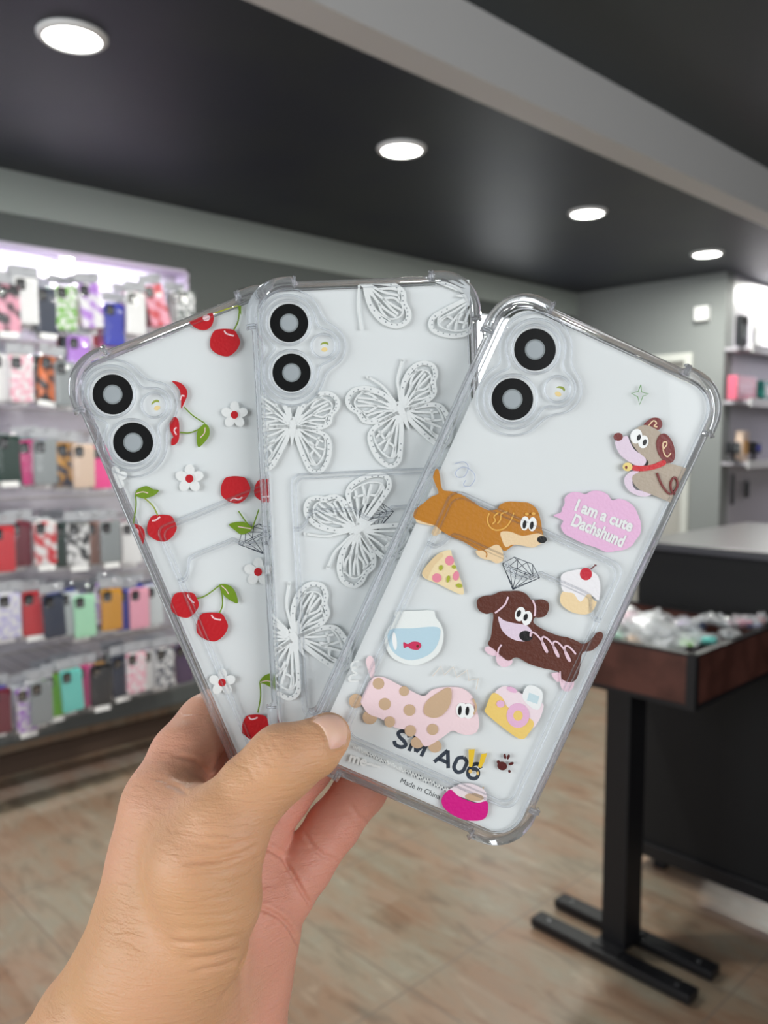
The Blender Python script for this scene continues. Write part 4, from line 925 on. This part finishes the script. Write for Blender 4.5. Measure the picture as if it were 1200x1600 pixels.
for c, r in (((318, 364), 26), ((346, 455), 27), ((432, 398), 22), ((456, 482), 26), ((559, 568), 25), ((460, 574), 25), ((368, 534), 24)): a.oval(c, r, r, TAN)
a.fill([(519, 480), (535, 440), (590, 400), (630, 381), (644, 405), (635, 460), (600, 505), (560, 516), (528, 503)], TAN)
a.oval((690, 482), 26, 34, EYE).oval((718, 485), 26, 34, EYE).oval((680, 482), 8, 21, BLK, .1).oval((713, 484), 8, 20, BLK, .1).line([(738, 430), (752, 465), (742, 500)], .6, TAN)
a.make('dachshund_print', c3, 'pale pink dachshund with tan spots')
a = Art(3, 7); a.fill([(835, 410), (880, 376), (930, 395), (960, 412), (1045, 450), (1052, 480), (1030, 535), (990, 560), (850, 470)], pm(240, 222, 228)).fill([(798, 470), (828, 408), (870, 428), (900, 475), (1008, 532), (985, 592), (955, 613), (900, 582), (800, 500)], pm(240, 206, 116)).fill([(960, 415), (990, 372), (1048, 400), (1040, 470), (1015, 480), (975, 450)], pm(238, 241, 240)).fill([(980, 440), (990, 405), (1035, 422), (1026, 456)], pm(200, 222, 228), smooth=False)
a.oval((940, 507), 51, 55, pm(232, 184, 214)).oval((940, 507), 21, 23, pm(240, 206, 116)).oval((913, 392), 24, 11, pm(232, 184, 214), .4).oval((862, 455), 18, 16, pm(232, 184, 214))
a.make('camera_print', c3, 'pink and yellow toy camera')
a = Art(3, 7); Y = pm(236, 196, 50); a.fill([(720, 660), (748, 658), (744, 695), (736, 738), (722, 735)], Y, smooth=False).oval((728, 757), 8, 9, pm(228, 190, 110)).fill([(777, 680), (803, 675), (790, 715), (775, 742), (762, 738)], Y, smooth=False).oval((761, 765), 6, 8, pm(228, 190, 110)); a.make('exclamation_print', c3, 'two yellow exclamation marks')
a = Art(3, 7); PW = pm(84, 22, 20); a.oval((870, 733), 22, 19, PW, .3).oval((853, 715), 7, 8, PW)
for c, an in (((882, 690), -.2), ((897, 692), .4), ((910, 722), 1.2), ((902, 756), 0)): a.oval(c, 6, 12 if c[1] < 750 else 6, PW, an)
a.make('paw_print', c3, 'small maroon paw')
a = Art(3, 7); a.fill([(625, 850), (650, 828), (690, 812), (740, 814), (795, 845), (798, 888), (760, 896), (700, 875)], pm(236, 222, 226)).oval((745, 872), 42, 17, TAN, .1).fill([(600, 880), (615, 855), (640, 838), (668, 862), (700, 880), (755, 898), (803, 892), (803, 950), (770, 975), (700, 972), (640, 945), (605, 912)], pm(214, 18, 134)).oval((785, 830), 4, 4, TAN)
a.make('bowl_print', c3, 'magenta bowl heaped with pale food')
p = L(3, 7, 182, 712); q = L(3, 7, 322, 752); t = text_part('script_text', 'me---', WHT, c3, (p.x, p.y), 3.6, .25, bold=.3, ang=math.atan2((q - p).y, (q - p).x), th=.08)
Art(3, 4).line([(568, 1070), (535, 1075), (525, 1105), (560, 1100), (530, 1120), (555, 1140), (522, 1150), (518, 1178), (565, 1178)], .5, WHT).make('script_print', c3, 'white handwritten flourish')
# frosted sparkle strip on the left flank of case 3

# line of small handwriting pressed along the pocket's lower edge
_r = random.Random(3); xs = [205 + 430 * i / 110 for i in range(111)]
pts = [(x, 648 + (x - 205) * .455 + 9 * math.sin(i * 1.9) + _r.uniform(-6, 6)) for i, x in enumerate(xs)]
Art(3, 7).line(pts, .32, WHT, smooth=False).make('script_print', c3, 'line of tiny white handwriting')
Art(3, 7, z0=.05).line([(x + 8, y + 4) for x, y in pts[14:38:1]], .2, ink_navy, smooth=False).line([(x + 6, y + 4) for x, y in pts[58:105]], .2, ink_navy, smooth=False).make('script_dark_print', c3, 'dark broken strokes under the tiny handwriting')  # dark ink bits mixed into the white handwriting
# ================================================================== THE HAND (one continuous skin, grown from tapered limbs)
def K(u, v, D): return ((u - 600) / FPX * D, -(v - 800) / FPX * D, -D)      # millimetres in front of the lens
# chains: list of (u, v, depth mm, radius mm), pinkness, blend
CH = [
 ('thumb', [(511, 1151, 269.5, 7.7), (487, 1169, 268.5, 9.3), (443, 1191, 267.5, 10.9), (396, 1236, 266, 11.8), (352, 1290, 264, 14.2), (318, 1350, 264, 16.6)], .12, 5),
 ('thenar', [(318, 1350, 264, 17.0), (330, 1405, 264, 15.6), (318, 1475, 268, 14.0), (285, 1545, 276, 15)], .1, 7),
 ('web', [(250, 1262, 287, 13.5), (325, 1296, 272, 13)], .3, 7),
 ('index', [(236, 1345, 287, 13.0), (246, 1306, 288, 12.6), (258, 1236, 291, 11.8), (286, 1178, 301, 11.4), (324, 1128, 314, 10.6), (372, 1098, 323, 9.6), (425, 1110, 322, 8.4)], .55, 4),
 ('back', [(248, 1330, 288, 13.5), (240, 1420, 287, 19.2), (220, 1520, 285, 23), (172, 1620, 285, 26.5), (90, 1760, 290, 30), (20, 1890, 300, 32)], .05, 9),
 ('core', [(300, 1340, 296, 15), (300, 1430, 292, 19), (300, 1530, 290, 22), (262, 1640, 290, 25), (180, 1780, 295, 30)], .2, 9),
 ('hypothenar', [(430, 1392, 307, 11.6), (404, 1460, 305, 15.3), (384, 1540, 303, 16.6), (366, 1620, 300, 18.5), (300, 1760, 298, 28), (210, 1900, 300, 30)], .8, 8),
 ('palm', [(388, 1356, 304, 11.5), (395, 1420, 300, 13.5), (330, 1500, 292, 17)], .8, 8),
 ('middle', [(330, 1300, 298, 12), (352, 1240, 309, 11), (398, 1178, 320, 9.6), (450, 1105, 326, 8.8), (500, 1060, 322, 7.8)], .9, 3),
 ('ring', [(392, 1352, 303, 11.0), (410, 1298, 310, 10.0), (440, 1250, 317, 9.6), (478, 1203, 321.5, 9.4), (520, 1150, 324, 9), (545, 1100, 320, 7.8)], 1.0, 2.2),
 ('little', [(446, 1396, 307, 11.2), (474, 1356, 311, 10.4), (520, 1292, 317.5, 9.9), (562, 1236, 320.5, 9.7), (598, 1188, 321.5, 8.8), (622, 1140, 318, 7.6)], .95, 2.2)]
# ball of muscle / knuckle swellings
CH += [('hollow', [(272, 1330, 284, 14), (270, 1420, 281, 17.5), (252, 1500, 278.5, 19.5)], .08, 13)]
CH += [('knuckle', [(441, 1190, 266.6, 11.2), (437, 1193, 266.6, 11.2)], .1, 4), ('wrist_bone', [(246, 1500, 272, 15), (238, 1540, 272, 15)], .05, 14)]
VOX = 0.72
lo = np.array([-170., -235., -352.]); hi = np.array([15., -58., -243.])
dims = ((hi - lo) / VOX).astype(int) + 1
gx = (lo[0] + VOX * np.arange(dims[0])).astype(np.float32)[:, None, None]
gy = (lo[1] + VOX * np.arange(dims[1])).astype(np.float32)[None, :, None]
gz = (lo[2] + VOX * np.arange(dims[2])).astype(np.float32)[None, None, :]
def chain_sdf(pts, X, Y, Z):
    d = None
    for (a, b) in zip(pts, pts[1:]):
        A, B = np.array(K(*a[:3]), np.float32), np.array(K(*b[:3]), np.float32); ra, rb = a[3], b[3]
        ab = B - A; l2 = float(ab @ ab)
        t = ((X - A[0]) * ab[0] + (Y - A[1]) * ab[1] + (Z - A[2]) * ab[2]) / l2
        np.clip(t, 0, 1, out=t)
        q = np.sqrt((X - A[0] - t * ab[0]) ** 2 + (Y - A[1] - t * ab[1]) ** 2 + (Z - A[2] - t * ab[2]) ** 2) - (ra + (rb - ra) * t)
        d = q if d is None else np_smin(d, q, 2.0)
    return d
def np_smin(a, b, k):
    h = np.maximum(k - np.abs(a - b), 0) / k
    return np.minimum(a, b) - h * h * k * .25
D = None
for nm, pts, pk, k in CH:
    q = chain_sdf(pts, gx, gy, gz)
    D = q if D is None else np_smin(D, q, k)
# box cut where the forearm leaves the frame
D = np.maximum(D, np.broadcast_to(-(gy + 232), D.shape)).astype(np.float32)
def surface_nets(D):
    s = D < 0; nx, ny, nz = D.shape
    acc = np.zeros((nx - 1, ny - 1, nz - 1, 3), np.float32); cnt = np.zeros((nx - 1, ny - 1, nz - 1), np.float32)
    cs = [(i, j, k) for i in (0, 1) for j in (0, 1) for k in (0, 1)]
    def sub(A, c): return A[c[0]:nx - 1 + c[0], c[1]:ny - 1 + c[1], c[2]:nz - 1 + c[2]]
    tot = sum(sub(s, c).astype(np.int8) for c in cs); act = (tot > 0) & (tot < 8)
    idx = np.argwhere(act); acc = np.zeros((len(idx), 3), np.float64); cnt = np.zeros(len(idx))
    val = {c: D[idx[:, 0] + c[0], idx[:, 1] + c[1], idx[:, 2] + c[2]] for c in cs}
    for a in cs:
        for ax in range(3):
            if a[ax]: continue
            b = list(a); b[ax] = 1; b = tuple(b); va, vb = val[a], val[b]; m = (va < 0) != (vb < 0)
            t = np.where(m, va / np.where(m, va - vb, 1), 0)
            p = np.tile(np.array(a, float), (len(idx), 1)); p[:, ax] += t; acc[m] += p[m]; cnt += m
    V = idx + acc / cnt[:, None]
    ids = -np.ones(act.shape, np.int64); ids[act] = np.arange(len(idx))
    F = []
    for ax in range(3):
        sl0 = [slice(1, n - 1) for n in (nx, ny, nz)]; sl0[ax] = slice(0, (nx, ny, nz)[ax] - 1); sl1 = list(sl0); sl1[ax] = slice(1, (nx, ny, nz)[ax])
        a, b = s[tuple(sl0)], s[tuple(sl1)]; e = np.argwhere(a != b)
        inside = a[tuple(e.T)]
        off = [0 if q == ax else 1 for q in range(3)]; e = e + off
        u, w = [(1, 2), (2, 0), (0, 1)][ax]
        def cell(du, dw):
            c = e.copy(); c[:, u] -= du; c[:, w] -= dw; return ids[tuple(c.T)]
        q = np.stack([cell(1, 1), cell(0, 1), cell(0, 0), cell(1, 0)], 1)
        q[~inside] = q[~inside][:, ::-1]; F.append(q)
    return V, np.concatenate(F)
V, Fq = surface_nets(D)
V = V * VOX + lo
del D
# two smoothing passes
E = np.concatenate([Fq[:, [0, 1]], Fq[:, [1, 2]], Fq[:, [2, 3]], Fq[:, [3, 0]]])
for _ in range(3):
    sm = np.zeros_like(V); ct = np.zeros(len(V)); np.add.at(sm, E[:, 0], V[E[:, 1]]); np.add.at(ct, E[:, 0], 1); V = .5 * V + .5 * sm / ct[:, None]
def vnormals(V):
    n = np.cross(V[Fq[:, 2]] - V[Fq[:, 0]], V[Fq[:, 3]] - V[Fq[:, 1]]); N = np.zeros_like(V)
    for j in range(4): np.add.at(N, Fq[:, j], n)
    return N / (np.linalg.norm(N, axis=1)[:, None] + 1e-9)
N = vnormals(V)
# creases: (u, v) lines, depth mm, half width mm, depth window
CR_ = [([(272, 1180), (300, 1186), (318, 1198), (330, 1214)], .9, .8, (270, 312)), ([(252, 1224), (275, 1230), (292, 1240)], .3, .7, (260, 305)), ([(228, 1212), (262, 1222), (290, 1238)], .22, .7, (260, 305)),
 ([(286, 1347), (341, 1344), (378, 1334), (402, 1320)], .95, .75, (230, 290)), ([(312, 1320), (360, 1320), (400, 1309)], .7, .7, (230, 290)), ([(325, 1302), (365, 1305), (402, 1298)], .28, .6, (230, 290)), ([(300, 1362), (350, 1360), (404, 1342)], .25, .7, (230, 290)),
 ([(312, 1334), (355, 1332), (398, 1316)], .22, .5, (230, 290)), ([(320, 1380), (362, 1378), (402, 1364)], .18, .7, (230, 290)), ([(300, 1405), (352, 1402), (402, 1390)], .18, .7, (230, 290)), ([(290, 1430), (345, 1430), (396, 1418)], .2, .7, (230, 290)),
 ([(262, 1470), (300, 1474), (341, 1472), (374, 1464)], .7, .85, (230, 290)), ([(288, 1500), (330, 1496), (368, 1486)], .6, .85, (230, 290)), ([(270, 1450), (320, 1452), (386, 1442)], .25, .8, (230, 290)), ([(300, 1520), (340, 1510), (372, 1500)], .5, .8, (230, 300)),
 ([(398, 1417), (420, 1424), (440, 1436), (456, 1454), (468, 1478)], 1.0, .8, (270, 320)), ([(384, 1487), (376, 1520), (362, 1545), (345, 1565)], .8, .9, (240, 310)), ([(384, 1487), (378, 1530), (380, 1600)], .3, 1.0, (240, 310)),
 ([(437, 1333), (455, 1362), (472, 1392), (486, 1414)], 1.0, .7, (280, 330)), ([(405, 1322), (422, 1328), (440, 1340)], .8, .7, (280, 320)),
 ([(474, 1298), (486, 1318), (504, 1334), (528, 1346)], .5, .8, (280, 330)), ([(546, 1256), (560, 1276), (580, 1290)], .4, .8, (280, 330)), ([(480, 1308), (494, 1330), (512, 1342)], .3, .6, (280, 330)),
 ([(404, 1158), (411, 1178), (424, 1196)], .13, .6, (230, 290)), ([(414, 1150), (420, 1172), (436, 1192)], .12, .6, (230, 290)), ([(424, 1146), (432, 1164), (448, 1184)], .12, .6, (230, 290)), ([(396, 1172), (400, 1192), (410, 1210)], .1, .6, (230, 290)),
 ([(440, 1196), (455, 1200), (468, 1196)], .2, .5, (230, 290)), ([(384, 1182), (390, 1204), (400, 1222)], .18, .5, (230, 290))]
NAIL = [(484, 1124), (500, 1114), (518, 1112), (536, 1119), (547, 1134), (547, 1152), (540, 1166), (528, 1174), (516, 1174), (511, 1158), (503, 1140), (494, 1130)]
U_ = 600 + V[:, 0] / -V[:, 2] * FPX; Vv = 800 - V[:, 1] / -V[:, 2] * FPX; Dp = -V[:, 2]
facing = np.einsum('ij,ij->i', N, -V / np.linalg.norm(V, axis=1)[:, None])
def seg_dist(poly, closed=False):
    P = np.array([[q.x, q.y] for q in catmull([Vector(p) for p in poly], 5, closed)], float); d = np.full(len(V), 1e9); tt = np.zeros(len(V)); n = len(P)
    for i in range(n if closed else n - 1):
        a, b = P[i], P[(i + 1) % n]; ab = b - a; t = np.clip(((U_ - a[0]) * ab[0] + (Vv - a[1]) * ab[1]) / max(ab @ ab, 1e-6), 0, 1)
        q = np.hypot(U_ - a[0] - t * ab[0], Vv - a[1] - t * ab[1]); m = q < d; d[m] = q[m]; tt[m] = (i + t[m]) / n
    return d, tt
off = np.zeros(len(V))
for poly, dep, wd, (d0, d1) in CR_:
    d, t = seg_dist(poly); ok = (facing > .1) & (Dp > d0) & (Dp < d1)
    dm = d * Dp / FPX; fade = np.clip(np.sin(PI * np.clip(t, .03, .97)) * 1.6, .25, 1)
    off += np.where(ok, -dep * fade * np.exp(-(dm / wd) ** 2) + .28 * dep * fade * np.exp(-((dm - 2.1 * wd) / (1.2 * wd)) ** 2), 0)
d, t = seg_dist(NAIL, True); off += np.where((facing > .0) & (Dp < 280), -.45 * np.exp(-((d * Dp / FPX) / .7) ** 2), 0)
# gentle tendon and muscle relief
off += .25 * np.sin(V[:, 0] * .21 + V[:, 1] * .13) * np.cos(V[:, 1] * .17 - V[:, 2] * .11)
V = V + N * off[:, None]
for k in (1, 2, 3):                                   # flesh gives way where it presses on a case
    Mi = np.array(MI[k] @ CAM_M); q = ((V * mm) @ Mi[:3, :3].T + Mi[:3, 3]) * 1000; s_ = POSE[k][2]
    m = (abs(q[:, 0]) < 41.6) & (q[:, 1] < 86.6) & (q[:, 1] > (-81 if k == 1 else -86.6)) & (q[:, 2] > -6.6) & (q[:, 2] < 1.35)
    z = np.where(q[:, 2] > -2.6, 1.35, -6.6); q[m, 2] = z[m]
    Mf = np.array((MI[k] @ CAM_M).inverted()); V[m] = ((q[m] / 1000) @ Mf[:3, :3].T + Mf[:3, 3]) * 1000
# skin tone weights
wsum = np.zeros(len(V)); pink = np.zeros(len(V))
for nm, pts, pk, k in CH:
    q = chain_sdf(pts, V[:, 0].astype(np.float32), V[:, 1].astype(np.float32), V[:, 2].astype(np.float32)); w = np.exp(-np.clip(q, -5, 40) / 2.2); wsum += w; pink += w * pk
pink /= wsum
# thumb: the pad side is pinker than the nail side
me = bpy.data.meshes.new('person')
me.vertices.add(len(V)); me.vertices.foreach_set('co', (V * mm).ravel())
me.loops.add(Fq.size); me.loops.foreach_set('vertex_index', Fq.ravel().astype(np.int32))
me.polygons.add(len(Fq)); me.polygons.foreach_set('loop_start', np.arange(0, Fq.size, 4, dtype=np.int32))
me.update(calc_edges=True); me.validate()
me.polygons.foreach_set('use_smooth', np.ones(len(me.polygons), bool))
at_ = me.attributes.new('pink', 'FLOAT', 'POINT'); at_.data.foreach_set('value', pink.astype(np.float32))
person = bpy.data.objects.new('person', me); COL.objects.link(person); person.matrix_world = CAM_M
tag(person, 'bare left hand and wrist of a person pinching the fanned phone cases', 'person')
def skin_mat():
    m = bpy.data.materials.new('skin'); m.use_nodes = True; nt = m.node_tree; b = nt.nodes['Principled BSDF']; Nn = nt.nodes.new; Lk = nt.links.new
    tc = Nn('ShaderNodeTexCoord'); at = Nn('ShaderNodeAttribute'); at.attribute_name = 'pink'
    n0 = Nn('ShaderNodeTexNoise'); n0.inputs['Scale'].default_value = 38; n0.inputs['Detail'].default_value = 3; Lk(tc.outputs['Object'], n0.inputs[0])
    ad = Nn('ShaderNodeMath'); ad.operation = 'MULTIPLY_ADD'; ad.inputs[1].default_value = .45; Lk(n0.outputs[0], ad.inputs[0])
    sb = Nn('ShaderNodeMath'); sb.operation = 'SUBTRACT'; sb.inputs[1].default_value = .22; Lk(at.outputs['Fac'], sb.inputs[0]); Lk(sb.outputs[0], ad.inputs[2])
    rp = Nn('ShaderNodeValToRGB'); e = rp.color_ramp.elements; e[0].position = .0; e[0].color = srgb(212, 163, 120); e[1].position = 1; e[1].color = srgb(220, 152, 132)
    x = e.new(.45); x.color = srgb(222, 166, 138); Lk(ad.outputs[0], rp.inputs[0])
    Lk(rp.outputs[0], b.inputs['Base Color']); b.inputs['Roughness'].default_value = .46; b.inputs['Specular IOR Level'].default_value = .35
    b.inputs['Subsurface Weight'].default_value = .25; b.inputs['Subsurface Radius'].default_value = (1, .35, .18); b.inputs['Subsurface Scale'].default_value = .004
    mp = Nn('ShaderNodeMapping'); mp.inputs['Scale'].default_value = (110, 620, 200); mp.inputs['Rotation'].default_value = (0, 0, -.12); Lk(tc.outputs['Object'], mp.inputs[0])
    n1 = Nn('ShaderNodeTexNoise'); n1.inputs['Scale'].default_value = 1.0; n1.inputs['Detail'].default_value = 3; n1.inputs['Distortion'].default_value = .6; Lk(mp.outputs[0], n1.inputs[0])
    vo = Nn('ShaderNodeTexVoronoi'); vo.inputs['Scale'].default_value = 1300; Lk(tc.outputs['Object'], vo.inputs[0])
    a1 = Nn('ShaderNodeMath'); a1.operation = 'MULTIPLY_ADD'; a1.inputs[1].default_value = .18; Lk(vo.outputs[0], a1.inputs[0]); Lk(n1.outputs[0], a1.inputs[2])
    bp = Nn('ShaderNodeBump'); bp.inputs['Strength'].default_value = .8; bp.inputs['Distance'].default_value = .0006; Lk(a1.outputs[0], bp.inputs['Height']); Lk(bp.outputs[0], b.inputs['Normal'])
    return m
me.materials.append(skin_mat())
# thumbnail: a thin curved plate lying on the skin
from mathutils.bvhtree import BVHTree
bvh = BVHTree.FromPolygons([tuple(v) for v in V], [tuple(int(a) for a in f) for f in Fq])
poly = [Vector((q.x, q.y)) for q in catmull([Vector(p) for p in NAIL], 4, True)]
c = sum(poly, Vector((0, 0))) / len(poly); bm = nb(); rings = []; R_ = 7
for i in range(R_ + 1):
    s = i / R_; row = []
    for q in poly:
        p = c + (q - c) * s * .965; d = Vector(K(p.x, p.y, 1)).normalized()
        h = bvh.ray_cast(Vector((0, 0, 0)), d)
        base = h[0] if h[0] else Vector(K(p.x, p.y, 269)); nn = h[1] if h[0] else Vector((0, 0, 1))
        row.append(bm.verts.new((base + nn * (.26 * (1 - s ** 6) - .1)) * mm))
        if i == 0: break
    rings.append(row)
n = len(poly)
for j in range(n): bm.faces.new((rings[0][0], rings[1][j], rings[1][(j + 1) % n]))
for i in range(1, R_):
    for j in range(n): bm.faces.new((rings[i][j], rings[i][(j + 1) % n], rings[i + 1][(j + 1) % n], rings[i + 1][j]))
nm_ = mat('nail', srgb(228, 178, 164), .4, spec=.4, noise=(srgb(232, 192, 168), 90, 1), sss=.2)
o = obj('thumbnail', bm, nm_, person, True); o['label'] = 'pale pink thumbnail'
